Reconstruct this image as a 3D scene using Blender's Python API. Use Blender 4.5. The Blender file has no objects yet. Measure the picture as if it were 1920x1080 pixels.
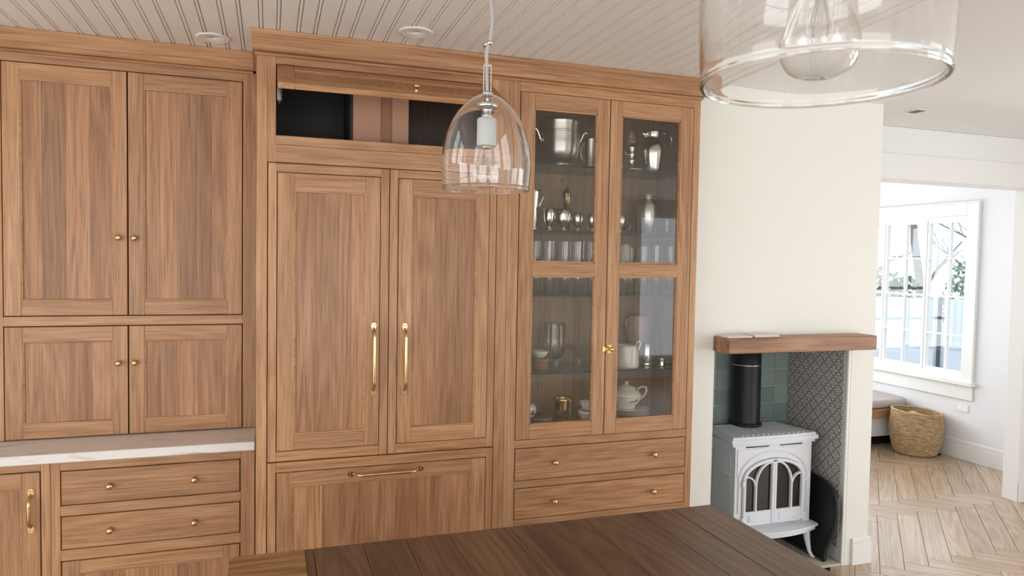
import bpy, bmesh, math, random
from mathutils import Vector, Matrix
random.seed(7)
PI = math.pi
sc = bpy.context.scene
COL = sc.collection

# ------------------------------------------------------------------ camera
cam_d = bpy.data.cameras.new('camera'); cam = bpy.data.objects.new('camera', cam_d); COL.objects.link(cam)
yaw, pitch, roll = math.radians(18.812), math.radians(-2.336), math.radians(0.987)
fw = Vector((math.sin(yaw), math.cos(yaw), 0)); rt = Vector((math.cos(yaw), -math.sin(yaw), 0)); up = Vector((0, 0, 1))
fw, up = fw * math.cos(pitch) + up * math.sin(pitch), up * math.cos(pitch) - fw * math.sin(pitch)
rt, up = rt * math.cos(roll) + up * math.sin(roll), up * math.cos(roll) - rt * math.sin(roll)
cam.matrix_world = Matrix(((rt.x, up.x, -fw.x, 0), (rt.y, up.y, -fw.y, -2.88), (rt.z, up.z, -fw.z, 1.65), (0, 0, 0, 1)))
cam_d.sensor_width = 36; cam_d.lens = 1333.5 / 1920 * 36
cam_d.clip_start = 0.02; cam_d.clip_end = 200
cam_d.dof.use_dof = True; cam_d.dof.focus_distance = 3.3; cam_d.dof.aperture_fstop = 14
sc.camera = cam

# ------------------------------------------------------------------ world and window light
w = bpy.data.worlds.new('world'); sc.world = w; w.use_nodes = True
wn = w.node_tree.nodes; wl = w.node_tree.links
bg = wn['Background']
tc = wn.new('ShaderNodeTexCoord'); sep = wn.new('ShaderNodeSeparateXYZ'); rmp = wn.new('ShaderNodeValToRGB')
wl.new(tc.outputs['Generated'], sep.inputs[0]); wl.new(sep.outputs['Z'], rmp.inputs[0])
rmp.color_ramp.elements[0].position = 0.0; rmp.color_ramp.elements[0].color = (0.80, 0.89, 1.0, 1)
rmp.color_ramp.elements[1].position = 0.8; rmp.color_ramp.elements[1].color = (0.72, 0.84, 1.0, 1)
wl.new(rmp.outputs[0], bg.inputs[0]); bg.inputs[1].default_value = 2.0

SKY = 3.65
def daylight(loc, rot, sx, sy, k=1.0):
    """daylight for one unseen opening: an area light just outside it, k times SKY bright"""
    d = bpy.data.lights.new('window_daylight', 'AREA'); d.shape = 'RECTANGLE'; d.size = sx; d.size_y = sy
    d.energy = SKY * k * PI * sx * sy; d.color = (1.0, 0.985, 0.955)
    o = bpy.data.objects.new('window_daylight', d); COL.objects.link(o); o.location = loc; o.rotation_euler = rot
    return o
# windows of the part of the room behind the viewer: (wall, centre along wall, width, sill, head)
BACK_WIN = [(-1.7, 1.8), (0.9, 1.8)]
REFL_OPENING = (4.93, 5.58, .30, 2.27)     # opening added in the rear wall for a pale reflection in the cabinet panes
LEFT_WIN = [(-4.4, 1.7), (-2.2, 1.5)]
RIGHT_WIN = [(-4.2, 1.8), (-1.8, 1.6)]
WZ0, WZ1 = 0.2, 2.25
YB, XL, XR = -6.0, -3.0, 5.63
for c, wd in [(3.0, 1.5), (4.65, 1.4)]: daylight((c, 3.2 + .12, 1.4), (-PI / 2, 0, 0), wd, 1.4, 1.4)  # lamps of the unseen windows added to brighten the nook
for c, wd in BACK_WIN: daylight((c, YB - .12, (WZ0 + WZ1) / 2), (PI / 2, 0, 0), wd, WZ1 - WZ0)
daylight(((REFL_OPENING[0] + REFL_OPENING[1]) / 2, YB - .12, (REFL_OPENING[2] + REFL_OPENING[3]) / 2), (PI / 2, 0, 0), REFL_OPENING[1] - REFL_OPENING[0], REFL_OPENING[3] - REFL_OPENING[2], .32)  # dimmed lamp, there only to be mirrored in the cabinet glass
for c, wd in LEFT_WIN: daylight((XL - .12, c, (WZ0 + WZ1) / 2), (0, -PI / 2, 0), WZ1 - WZ0, wd)
for c, wd in RIGHT_WIN: daylight((XR + .12, c, (WZ0 + WZ1) / 2), (0, PI / 2, 0), WZ1 - WZ0, wd)

sc.cycles.transparent_max_bounces = 24     # several panes and glasses stand behind one another
vs = sc.view_settings
vs.view_transform = 'Standard'; vs.look = 'None'; vs.gamma = 1.0; vs.exposure = 0.0
try: vs.use_curve_mapping = False
except Exception: pass

# ------------------------------------------------------------------ materials
MATS = {}
def srgb(r, g, b):
    f = lambda c: (c / 255 / 12.92) if c / 255 <= 0.04045 else ((c / 255 + 0.055) / 1.055) ** 2.4
    return (f(r), f(g), f(b), 1)
def newmat(name):
    m = bpy.data.materials.new(name); m.use_nodes = True; MATS[name] = m
    return m, m.node_tree.nodes, m.node_tree.links, m.node_tree.nodes['Principled BSDF']
def plain(name, col, rough=0.5, metal=0.0, var=0.0, bump=0.0, scale=8.0, spec=None, coat=0.0, sheen=0.0):
    m, n, l, b = newmat(name)
    b.inputs['Base Color'].default_value = col; b.inputs['Roughness'].default_value = rough; b.inputs['Metallic'].default_value = metal
    if coat: b.inputs['Coat Weight'].default_value = coat; b.inputs['Coat Roughness'].default_value = 0.1
    if var or bump:
        t = n.new('ShaderNodeTexCoord'); no = n.new('ShaderNodeTexNoise'); no.inputs['Scale'].default_value = scale; no.inputs['Detail'].default_value = 4
        l.new(t.outputs['Object'], no.inputs['Vector'])
        if var:
            mx = n.new('ShaderNodeMix'); mx.data_type = 'RGBA'
            mx.inputs[6].default_value = tuple(c * (1 - var) for c in col[:3]) + (1,); mx.inputs[7].default_value = tuple(min(1, c * (1 + var)) for c in col[:3]) + (1,)
            l.new(no.outputs['Fac'], mx.inputs[0]); l.new(mx.outputs[2], b.inputs['Base Color'])
        if bump:
            bp = n.new('ShaderNodeBump'); bp.inputs['Strength'].default_value = bump; bp.inputs['Distance'].default_value = 0.01
            l.new(no.outputs['Fac'], bp.inputs['Height']); l.new(bp.outputs[0], b.inputs['Normal'])
    return m
def wood(name, axis, dark, mid, light, rough=0.42, rand=0.22, pore=0.85, fig=1.0, coat=0.0):
    """straight-grained timber; axis = direction of the grain in object space"""
    m, n, l, b = newmat(name)
    t = n.new('ShaderNodeTexCoord'); oi = n.new('ShaderNodeObjectInfo')
    off = n.new('ShaderNodeVectorMath'); off.operation = 'SCALE'; off.inputs[0].default_value = (13.1, 7.7, 19.3)
    l.new(oi.outputs['Random'], off.inputs['Scale'])
    ad = n.new('ShaderNodeVectorMath'); ad.operation = 'ADD'
    l.new(t.outputs['Object'], ad.inputs[0]); l.new(off.outputs[0], ad.inputs[1])
    def mapped(s_across, s_along):
        mp = n.new('ShaderNodeMapping'); s = [s_across] * 3; s[axis] = s_along
        mp.inputs['Scale'].default_value = s; l.new(ad.outputs[0], mp.inputs['Vector']); return mp
    def noise(mp, detail, rough_=0.6, dist=0.0):
        no = n.new('ShaderNodeTexNoise'); no.inputs['Scale'].default_value = 1.0; no.inputs['Detail'].default_value = detail
        no.inputs['Roughness'].default_value = rough_; no.inputs['Distortion'].default_value = dist
        l.new(mp.outputs[0], no.inputs['Vector']); return no
    broad = noise(mapped(9, 0.7), 3, 0.55, 0.6 * fig)
    streak = noise(mapped(55, 1.6), 4, 0.65, 0.9 * fig)
    fine = noise(mapped(260, 6.0), 2, 0.6)
    r1 = n.new('ShaderNodeValToRGB'); e = r1.color_ramp.elements
    e[0].position = 0.28; e[0].color = dark; e[1].position = 0.74; e[1].color = light
    k = e.new(0.5); k.color = mid
    def mth(op, a, bb, c=None):
        k_ = n.new('ShaderNodeMath'); k_.operation = op
        for i_, v_ in enumerate((a, bb, c)):
            if v_ is None: continue
            if isinstance(v_, (int, float)): k_.inputs[i_].default_value = v_
            else: l.new(v_, k_.inputs[i_])
        return k_.outputs[0]
    # growth rings: contour lines of a stretched noise give the cathedral figure
    ringn = noise(mapped(5.5, 0.55), 1.5, 0.4)
    ring = mth('SINE', mth('MULTIPLY', ringn.outputs['Fac'], 95.0), 0.0)
    mixv = mth('MULTIPLY_ADD', streak.outputs['Fac'], 0.55, mth('MULTIPLY', broad.outputs['Fac'], 0.45))
    mixv = mth('MULTIPLY_ADD', ring, 0.045 * fig, mixv)
    l.new(mixv, r1.inputs[0])
    # dark pores
    pr = n.new('ShaderNodeValToRGB'); pr.color_ramp.elements[0].position = 0.30; pr.color_ramp.elements[1].position = 0.52
    v = 1 - 0.42 * pore; pr.color_ramp.elements[0].color = (v, v * 0.96, v * 0.92, 1); pr.color_ramp.elements[1].color = (1, 1, 1, 1)
    l.new(fine.outputs['Fac'], pr.inputs[0])
    mul = n.new('ShaderNodeMix'); mul.data_type = 'RGBA'; mul.blend_type = 'MULTIPLY'; mul.inputs[0].default_value = 1.0
    l.new(r1.outputs[0], mul.inputs[6]); l.new(pr.outputs[0], mul.inputs[7])
    # each board has its own tone
    mr = n.new('ShaderNodeMapRange'); mr.inputs['To Min'].default_value = 1 - rand * 0.55; mr.inputs['To Max'].default_value = 1 + rand * 0.45
    l.new(oi.outputs['Random'], mr.inputs['Value'])
    hs = n.new('ShaderNodeHueSaturation'); l.new(mul.outputs[2], hs.inputs['Color']); l.new(mr.outputs[0], hs.inputs['Value'])
    l.new(hs.outputs[0], b.inputs['Base Color'])
    b.inputs['Roughness'].default_value = rough
    if coat: b.inputs['Coat Weight'].default_value = coat; b.inputs['Coat Roughness'].default_value = 0.18
    bp = n.new('ShaderNodeBump'); bp.inputs['Strength'].default_value = 0.12; bp.inputs['Distance'].default_value = 0.002
    l.new(fine.outputs['Fac'], bp.inputs['Height']); l.new(bp.outputs[0], b.inputs['Normal'])
    return m
OD, OM, OL = srgb(150, 106, 70), srgb(181, 136, 97), srgb(203, 160, 120)
wood('oak_vertical', 2, OD, OM, OL); wood('oak_across', 0, OD, OM, OL); wood('oak_deep', 1, OD, OM, OL)
PD, PM, PL = srgb(138, 96, 64), srgb(169, 124, 88), srgb(193, 149, 112)
wood('oak_panel', 2, PD, PM, PL, rand=0.36, fig=1.3)
wood('oak_inside', 2, srgb(140, 110, 82), srgb(165, 134, 104), srgb(184, 154, 124), rand=0.12, pore=0.3)
ID_, IM, IL = srgb(74, 53, 39), srgb(102, 75, 55), srgb(126, 97, 73)
wood('island_board', 1, ID_, IM, IL, rough=0.36, rand=0.6, pore=0.6, fig=1.4)
wood('island_end', 0, srgb(105, 72, 44), srgb(150, 110, 72), srgb(178, 138, 96), rough=0.36, rand=0.1, pore=0.7, fig=1.6)
wood('mantel_oak', 0, srgb(128, 88, 60), srgb(166, 120, 86), srgb(190, 146, 112), rand=0.1, fig=2.0)
wood('floor_oak', 0, srgb(164, 136, 110), srgb(190, 163, 136), srgb(206, 183, 157), rough=0.26, rand=0.22, pore=0.4, fig=1.8, coat=0.35)
wood('dark_stain', 2, srgb(62, 48, 40), srgb(84, 66, 54), srgb(100, 80, 66), rand=0.1)
wood('bench_oak', 0, srgb(150, 108, 70), srgb(190, 146, 102), srgb(212, 170, 126), rand=0.1)
plain('ceiling_paint', srgb(241, 241, 239), 0.55)
plain('plaster_white', srgb(243, 246, 247), 0.7)
plain('wall_paint', srgb(236, 236, 229), 0.6)
plain('nook_paint', srgb(236, 236, 240), 0.6)
plain('trim_paint', srgb(240, 240, 238), 0.42)
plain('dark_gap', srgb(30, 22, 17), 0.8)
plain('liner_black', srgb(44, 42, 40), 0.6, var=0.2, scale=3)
plain('duct_board', srgb(176, 134, 108), 0.6)
plain('duct_seam', srgb(146, 104, 80), 0.6)
plain('brass', (0.66, 0.48, 0.25, 1), 0.22, 1.0, var=0.12, scale=30)
plain('brass_bright', (0.78, 0.58, 0.25, 1), 0.18, 1.0)
plain('brass_old', (0.42, 0.30, 0.16, 1), 0.34, 1.0, var=0.2, scale=20)
plain('nickel', (0.62, 0.60, 0.58, 1), 0.25, 1.0)
plain('silver', (0.78, 0.75, 0.70, 1), 0.16, 1.0, var=0.1, scale=14)
plain('pewter', (0.60, 0.58, 0.53, 1), 0.30, 1.0, var=0.12, scale=10)
plain('porcelain', srgb(226, 222, 212), 0.18, coat=0.4)
plain('porcelain_socket', srgb(222, 228, 226), 0.4)
plain('white_enamel', srgb(230, 234, 240), 0.32, coat=0.25)
plain('black_iron', srgb(22, 24, 28), 0.5, var=0.2, scale=20, bump=0.1)
plain('black_pipe', srgb(20, 22, 28), 0.42)
plain('fire_glass', srgb(26, 22, 20), 0.08, var=0.4, scale=14)
plain('lavender_glaze', srgb(168, 142, 134), 0.3)
plain('stoneware', srgb(150, 112, 74), 0.35, var=0.15, scale=20)
plain('grey_glaze', srgb(70, 68, 66), 0.25, var=0.5, scale=30)
plain('blue_edge', srgb(190, 200, 214), 0.2)
plain('red_print', srgb(150, 50, 44), 0.35)
plain('black_print', srgb(28, 26, 26), 0.4)
plain('gold_line', (0.45, 0.36, 0.2, 1), 0.4, 0.6)
plain('grout', srgb(206, 208, 202), 0.8)
plain('hearth_stone', srgb(196, 188, 176), 0.7, var=0.12, scale=25)
plain('stone_sample', srgb(224, 214, 204), 0.6)
plain('boucle', srgb(190, 182, 178), 0.95, var=0.25, bump=0.8, scale=90)
plain('gravel', srgb(150, 146, 140), 0.9, var=0.3, scale=6)
plain('fence_white', srgb(226, 230, 236), 0.6)
plain('fence_dark', srgb(50, 56, 66), 0.6)
plain('bark', srgb(140, 136, 136), 0.9, var=0.25, scale=10)
plain('leaf', srgb(86, 112, 84), 0.6, var=0.3, scale=4)
plain('leaf_light', srgb(120, 140, 112), 0.6, var=0.3, scale=4)
plain('cord_grey', srgb(176, 172, 174), 0.5)
plain('smoke_frame', srgb(34, 32, 32), 0.4)
plain('felt_black', srgb(28, 28, 28), 0.9)
plain('bulb_cap', (0.72, 0.66, 0.5, 1), 0.3, 1.0)
plain('lamp_diffuser', srgb(250, 250, 248), 0.5)

def tile_glaze():
    m, n, l, b = newmat('green_tile')
    oi = n.new('ShaderNodeObjectInfo'); r = n.new('ShaderNodeValToRGB')
    r.color_ramp.elements[0].color = srgb(126, 147, 144); r.color_ramp.elements[1].color = srgb(154, 170, 164)
    l.new(oi.outputs['Random'], r.inputs[0]); l.new(r.outputs[0], b.inputs['Base Color']); b.inputs['Roughness'].default_value = 0.22
    t = n.new('ShaderNodeTexCoord'); no = n.new('ShaderNodeTexNoise'); no.inputs['Scale'].default_value = 14
    l.new(t.outputs['Object'], no.inputs['Vector']); bp = n.new('ShaderNodeBump'); bp.inputs['Strength'].default_value = 0.15; bp.inputs['Distance'].default_value = 0.01
    l.new(no.outputs['Fac'], bp.inputs['Height']); l.new(bp.outputs[0], b.inputs['Normal'])
tile_glaze()
def print_tile():
    """cement tile printed with a diagonal lattice of dark quatrefoils; object space, face in the YZ plane, one tile spans -0.5..0.5 pitch"""
    m, n, l, b = newmat('printed_tile')
    t = n.new('ShaderNodeTexCoord'); sp = n.new('ShaderNodeSeparateXYZ'); l.new(t.outputs['Object'], sp.inputs[0])
    def math_(op, a, bb=None, c=None):
        k = n.new('ShaderNodeMath'); k.operation = op
        for i, v in enumerate((a, bb, c)):
            if v is None: continue
            if isinstance(v, (int, float)): k.inputs[i].default_value = v
            else: l.new(v, k.inputs[i])
        return k.outputs[0]
    P_ = 0.0725
    u0 = math_('MULTIPLY', sp.outputs['Y'], 1 / P_); v0 = math_('MULTIPLY', sp.outputs['Z'], 1 / P_)
    # rotate by 45 degrees: the lattice runs on the diagonal
    u = math_('ADD', u0, v0); v = math_('SUBTRACT', u0, v0)
    fu = math_('SUBTRACT', math_('FRACT', math_('ADD', u, 100.0)), 0.5); fv = math_('SUBTRACT', math_('FRACT', math_('ADD', v, 100.0)), 0.5)
    au = math_('ABSOLUTE', fu); av = math_('ABSOLUTE', fv)
    # wavy cell border -> ogee lattice
    wu = math_('MULTIPLY', math_('COSINE', math_('MULTIPLY', fv, 4 * PI)), 0.055)
    wv = math_('MULTIPLY', math_('COSINE', math_('MULTIPLY', fu, 4 * PI)), 0.055)
    du = math_('SUBTRACT', 0.445, math_('ADD', au, wu)); dv = math_('SUBTRACT', 0.445, math_('ADD', av, wv))
    d = math_('ABSOLUTE', math_('MINIMUM', du, dv))
    line = math_('LESS_THAN', d, 0.036)
    # rosette in each cell
    rad = math_('SQRT', math_('ADD', math_('MULTIPLY', fu, fu), math_('MULTIPLY', fv, fv)))
    ang = math_('ARCTAN2', fv, fu)
    pet = math_('ADD', 0.17, math_('MULTIPLY', math_('ABSOLUTE', math_('COSINE', math_('MULTIPLY', ang, 2.0))), 0.12))
    ros = math_('LESS_THAN', math_('ABSOLUTE', math_('SUBTRACT', rad, pet)), 0.03)
    dot = math_('LESS_THAN', rad, 0.07)
    c1 = n.new('ShaderNodeMix'); c1.data_type = 'RGBA'; c1.inputs[6].default_value = srgb(192, 190, 186); c1.inputs[7].default_value = srgb(112, 112, 112)
    l.new(math_('MAXIMUM', ros, dot), c1.inputs[0])
    c2 = n.new('ShaderNodeMix'); c2.data_type = 'RGBA'; c2.inputs[7].default_value = srgb(24, 24, 28)
    l.new(c1.outputs[2], c2.inputs[6]); l.new(line, c2.inputs[0])
    l.new(c2.outputs[2], b.inputs['Base Color']); b.inputs['Roughness'].default_value = 0.55
print_tile()
def marble():
    m, n, l, b = newmat('marble')
    t = n.new('ShaderNodeTexCoord'); mp = n.new('ShaderNodeMapping'); mp.inputs['Scale'].default_value = (1.6, 9, 9)
    no = n.new('ShaderNodeTexNoise'); no.inputs['Scale'].default_value = 2.2; no.inputs['Detail'].default_value = 8; no.inputs['Distortion'].default_value = 1.2
    l.new(t.outputs['Object'], mp.inputs[0]); l.new(mp.outputs[0], no.inputs['Vector'])
    r = n.new('ShaderNodeValToRGB'); e = r.color_ramp.elements
    e[0].position = 0.30; e[0].color = srgb(168, 156, 146); e[1].position = 0.44; e[1].color = srgb(228, 224, 220)
    k = e.new(0.36); k.color = srgb(210, 200, 194)
    l.new(no.outputs['Fac'], r.inputs[0]); l.new(r.outputs[0], b.inputs['Base Color']); b.inputs['Roughness'].default_value = 0.25
marble()
def basketry():
    m, n, l, b = newmat('woven_grass')
    t = n.new('ShaderNodeTexCoord')
    no = n.new('ShaderNodeTexNoise'); no.inputs['Scale'].default_value = 22; no.inputs['Detail'].default_value = 3
    mp = n.new('ShaderNodeMapping'); mp.inputs['Scale'].default_value = (1, 1, 6); l.new(t.outputs['Object'], mp.inputs[0]); l.new(mp.outputs[0], no.inputs['Vector'])
    r = n.new('ShaderNodeValToRGB'); r.color_ramp.elements[0].position = 0.3; r.color_ramp.elements[0].color = srgb(150, 120, 84); r.color_ramp.elements[1].position = 0.7; r.color_ramp.elements[1].color = srgb(216, 188, 146)
    l.new(no.outputs['Fac'], r.inputs[0]); l.new(r.outputs[0], b.inputs['Base Color']); b.inputs['Roughness'].default_value = 0.8
basketry()
def thin_glass(name, tint, refl=1.0, rough=0.0, power=4.0):
    """window-like glass: clear, with a mirror part that follows Fresnel"""
    m = bpy.data.materials.new(name); m.use_nodes = True; MATS[name] = m
    n = m.node_tree.nodes; l = m.node_tree.links; n.remove(n['Principled BSDF']); out = n['Material Output']
    tr = n.new('ShaderNodeBsdfTransparent'); tr.inputs[0].default_value = tint
    gl = n.new('ShaderNodeBsdfGlossy'); gl.inputs['Roughness'].default_value = rough
    lw = n.new('ShaderNodeLayerWeight'); lw.inputs['Blend'].default_value = 0.5
    pw_ = n.new('ShaderNodeMath'); pw_.operation = 'POWER'; pw_.inputs[1].default_value = power; l.new(lw.outputs['Facing'], pw_.inputs[0])
    k = n.new('ShaderNodeMath'); k.operation = 'MULTIPLY_ADD'; k.inputs[1].default_value = 0.9; k.inputs[2].default_value = 0.045 * refl; k.use_clamp = True; l.new(pw_.outputs[0], k.inputs[0])
    mx = n.new('ShaderNodeMixShader'); l.new(k.outputs[0], mx.inputs[0]); l.new(tr.outputs[0], mx.inputs[1]); l.new(gl.outputs[0], mx.inputs[2])
    l.new(mx.outputs[0], out.inputs[0]); return m
thin_glass('pane_glass', (0.97, 0.98, 0.97, 1), 1.0)
thin_glass('door_glass', (0.93, 0.93, 0.92, 1), 1.1)
thin_glass('shelf_glass', (0.72, 0.86, 0.80, 1), 1.0)
thin_glass('bulb_glass', (0.985, 0.985, 0.985, 1), 2.0, power=2.6)
thin_glass('tumbler_glass', (0.985, 0.985, 0.985, 1), 2.0, power=2.4)
def real_glass():
    m, n, l, b = newmat('blown_glass')
    b.inputs['Base Color'].default_value = (1, 1, 1, 1); b.inputs['Roughness'].default_value = 0.0
    b.inputs['Transmission Weight'].default_value = 1.0; b.inputs['IOR'].default_value = 1.47
real_glass()
plain('shelf_edge', srgb(10, 30, 26), 0.6)

# ------------------------------------------------------------------ mesh helpers
class MB:
    def __init__(s): s.v = []; s.f = []; s.m = []; s.sm = []
    def quad(s, a, smooth=False, mi=0): s.f.append(tuple(a)); s.m.append(mi); s.sm.append(smooth)
    def box(s, x0, x1, y0, y1, z0, z1, c=0.0, mi=0):
        if x0 > x1: x0, x1 = x1, x0
        if y0 > y1: y0, y1 = y1, y0
        if z0 > z1: z0, z1 = z1, z0
        b = len(s.v)
        if c <= 0:
            s.v += [(x, y, z) for x in (x0, x1) for y in (y0, y1) for z in (z0, z1)]
            for f in ((0, 1, 3, 2), (4, 6, 7, 5), (0, 4, 5, 1), (2, 3, 7, 6), (0, 2, 6, 4), (1, 5, 7, 3)): s.quad([b + i for i in f], mi=mi)
            return s
        c = min(c, (x1 - x0) * .45, (y1 - y0) * .45, (z1 - z0) * .45)
        idx = {}
        for i in (0, 1):
            for j in (0, 1):
                for k in (0, 1):
                    X, Y, Z = (x0, x1)[i], (y0, y1)[j], (z0, z1)[k]; sx, sy, sz = (1, -1)[i] * c, (1, -1)[j] * c, (1, -1)[k] * c
                    idx[i, j, k] = len(s.v); s.v += [(X, Y + sy, Z + sz), (X + sx, Y, Z + sz), (X + sx, Y + sy, Z)]
        g = lambda i, j, k, a: idx[i, j, k] + a
        for i in (0, 1):
            q = [g(i, 0, 0, 0), g(i, 0, 1, 0), g(i, 1, 1, 0), g(i, 1, 0, 0)]; s.quad(q if i == 0 else q[::-1], mi=mi)
            q = [g(0, i, 0, 1), g(1, i, 0, 1), g(1, i, 1, 1), g(0, i, 1, 1)]; s.quad(q if i == 0 else q[::-1], mi=mi)
            q = [g(0, 0, i, 2), g(0, 1, i, 2), g(1, 1, i, 2), g(1, 0, i, 2)]; s.quad(q if i == 0 else q[::-1], mi=mi)
        for a in (0, 1):
            for b_ in (0, 1):
                fl = (a + b_) % 2 == 0
                q = [g(a, b_, 0, 0), g(a, b_, 0, 1), g(a, b_, 1, 1), g(a, b_, 1, 0)]; s.quad(q[::-1] if fl else q, mi=mi)
                q = [g(a, 0, b_, 0), g(a, 1, b_, 0), g(a, 1, b_, 2), g(a, 0, b_, 2)]; s.quad(q[::-1] if fl else q, mi=mi)
                q = [g(0, a, b_, 1), g(1, a, b_, 1), g(1, a, b_, 2), g(0, a, b_, 2)]; s.quad(q[::-1] if not fl else q, mi=mi)
                for k in (0, 1):
                    q = [g(a, b_, k, 0), g(a, b_, k, 1), g(a, b_, k, 2)]; s.quad(q if (a + b_ + k) % 2 else q[::-1], mi=mi)
        return s
    def lathe(s, prof, n=32, cx=0, cy=0, cz=0, sx=1, sy=1, closed=False, wob=None, mi=0):
        """prof: list of (radius, z); revolved about the z axis"""
        b = len(s.v); m = len(prof)
        for k in range(n):
            a = 2 * PI * k / n; ca, sa = math.cos(a), math.sin(a)
            for r, z in prof:
                rr = r * (1 + (wob(a, z) if wob else 0)); s.v.append((cx + rr * ca * sx, cy + rr * sa * sy, cz + z))
        for k in range(n):
            k2 = (k + 1) % n
            for i in range(m if closed else m - 1):
                i2 = (i + 1) % m; s.quad((b + k * m + i, b + k2 * m + i, b + k2 * m + i2, b + k * m + i2), True, mi)
        if not closed:
            if prof[0][0] > 1e-6: s.quad([b + k * m for k in range(n)][::-1], False, mi)
            if prof[-1][0] > 1e-6: s.quad([b + k * m + m - 1 for k in range(n)], False, mi)
        return s
    def tube(s, pts, r, n=10, caps=True, mi=0, sq=None):
        """sweep a round (or flattened: sq) section along pts; r may be a list"""
        pts = [Vector(p) for p in pts]; rs = r if isinstance(r, (list, tuple)) else [r] * len(pts)
        b = len(s.v); t0 = (pts[1] - pts[0]).normalized()
        ref = Vector((0, 0, 1)) if abs(t0.z) < .9 else Vector((0, 1, 0)); nr = (ref - t0 * ref.dot(t0)).normalized()
        for i, p in enumerate(pts):
            t = (pts[min(i + 1, len(pts) - 1)] - pts[max(i - 1, 0)]).normalized()
            nr = (nr - t * nr.dot(t)).normalized(); bi = t.cross(nr)
            for k in range(n):
                a = 2 * PI * k / n; s.v.append(tuple(p + nr * math.cos(a) * rs[i] * (sq[0] if sq else 1) + bi * math.sin(a) * rs[i] * (sq[1] if sq else 1)))
        for i in range(len(pts) - 1):
            for k in range(n):
                k2 = (k + 1) % n; s.quad((b + i * n + k, b + i * n + k2, b + (i + 1) * n + k2, b + (i + 1) * n + k), True, mi)
        if caps:
            s.quad([b + k for k in range(n)][::-1], False, mi); e = b + (len(pts) - 1) * n; s.quad([e + k for k in range(n)], False, mi)
        return s
    def bar(s, path, wd, y0, y1, mi=0):
        """flat bar following a path of (x, z) in a wall-parallel plane, width wd, from depth y0 to y1"""
        P = [Vector((p[0], 0, p[1])) for p in path]; b = len(s.v)
        for i, p in enumerate(P):
            t = (P[min(i + 1, len(P) - 1)] - P[max(i - 1, 0)]).normalized(); nn = Vector((-t.z, 0, t.x)) * wd / 2
            a_, c_ = p + nn, p - nn
            s.v += [(a_.x, y1, a_.z), (a_.x, y0 + .004, a_.z), (p.x + nn.x * .6, y0, p.z + nn.z * .6), (p.x - nn.x * .6, y0, p.z - nn.z * .6), (c_.x, y0 + .004, c_.z), (c_.x, y1, c_.z)]
        for i in range(len(P) - 1):
            for k in range(6):
                k2 = (k + 1) % 6; s.quad((b + i * 6 + k, b + i * 6 + k2, b + (i + 1) * 6 + k2, b + (i + 1) * 6 + k), False, mi)
        s.quad([b + k for k in range(6)]); e = b + (len(P) - 1) * 6; s.quad([e + k for k in range(6)][::-1])
        return s
    def prism(s, poly, fixed, h0, h1, mi=0):
        """poly = 2-D outline; fixed axis 'x','y','z' extruded from h0 to h1"""
        b = len(s.v); m = len(poly)
        for h in (h0, h1):
            for p, q in poly: s.v.append((h, p, q) if fixed == 'x' else (p, h, q) if fixed == 'y' else (p, q, h))
        s.quad([b + i for i in range(m)], mi=mi); s.quad([b + m + i for i in range(m)][::-1], mi=mi)
        for i in range(m):
            j = (i + 1) % m; s.quad((b + i, b + m + i, b + m + j, b + j), mi=mi)
        return s
    def ball(s, c, r, n=12, sz=1.0):
        return s.lathe([(r * math.sin(PI * i / 8) if 0 < i < 8 else 0, -r * sz * math.cos(PI * i / 8)) for i in range(9)], n, c[0], c[1], c[2])
    def rot(s, M):
        s.v = [tuple(M @ Vector(p)) for p in s.v]; return s

WORLD = {}
def tag(o, label=None, cat=None, group=None, kind=None):
    if label: o['label'] = label
    if cat: o['category'] = cat
    if group: o['group'] = group
    if kind: o['kind'] = kind
    return o
def thing(name, loc, label, cat, group=None):
    o = bpy.data.objects.new(name, None); COL.objects.link(o); o.location = loc; o.empty_display_size = 0.05
    WORLD[o] = Vector(loc); return tag(o, label, cat, group)
def mesh_data(name, mb, mats, fix=True):
    me = bpy.data.meshes.new(name); me.from_pydata(mb.v, [], mb.f)
    for m in (mats if isinstance(mats, (list, tuple)) else [mats]): me.materials.append(MATS[m])
    me.polygons.foreach_set('material_index', mb.m); me.polygons.foreach_set('use_smooth', mb.sm)
    if fix:
        bm = bmesh.new(); bm.from_mesh(me); bmesh.ops.recalc_face_normals(bm, faces=bm.faces); bm.to_mesh(me); bm.free()
    me.update(); return me
def part(name, mb, mat, parent=None, local=False, label=None, origin=None, bottom=False):
    """link mb as ONE mesh object; vertices are in world space unless local"""
    if local: c = Vector((0, 0, 0))
    elif origin is not None: c = Vector(origin)
    else:
        lo = [min(p[i] for p in mb.v) for i in range(3)]; hi = [max(p[i] for p in mb.v) for i in range(3)]
        c = Vector([(lo[i] + hi[i]) / 2 for i in range(3)])
        if bottom: c.z = lo[2]
    if not local: mb.v = [(p[0] - c.x, p[1] - c.y, p[2] - c.z) for p in mb.v]
    o = bpy.data.objects.new(name, mesh_data(name, mb, mat)); COL.objects.link(o)
    if parent is not None:
        o.parent = parent; o.location = c if local else c - WORLD.get(parent, Vector())
    else: o.location = c
    WORLD[o] = (WORLD.get(parent, Vector()) + o.location) if local else c
    if label: o['label'] = label
    return o
def inst(src, name, world, parent=None, rotz=0.0):
    o = bpy.data.objects.new(name, src.data); COL.objects.link(o)
    w_ = Vector(world)
    if parent is not None: o.parent = parent; o.location = w_ - WORLD.get(parent, Vector())
    else: o.location = w_
    o.rotation_euler.z = rotz; WORLD[o] = w_; return o
def struct(name, mb, mat, label=None):
    o = part(name, mb, mat); o['kind'] = 'structure'
    if label: o['label'] = label
    return o
def B(x0, x1, y0, y1, z0, z1, c=0.0015): return MB().box(x0, x1, y0, y1, z0, z1, c)
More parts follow.
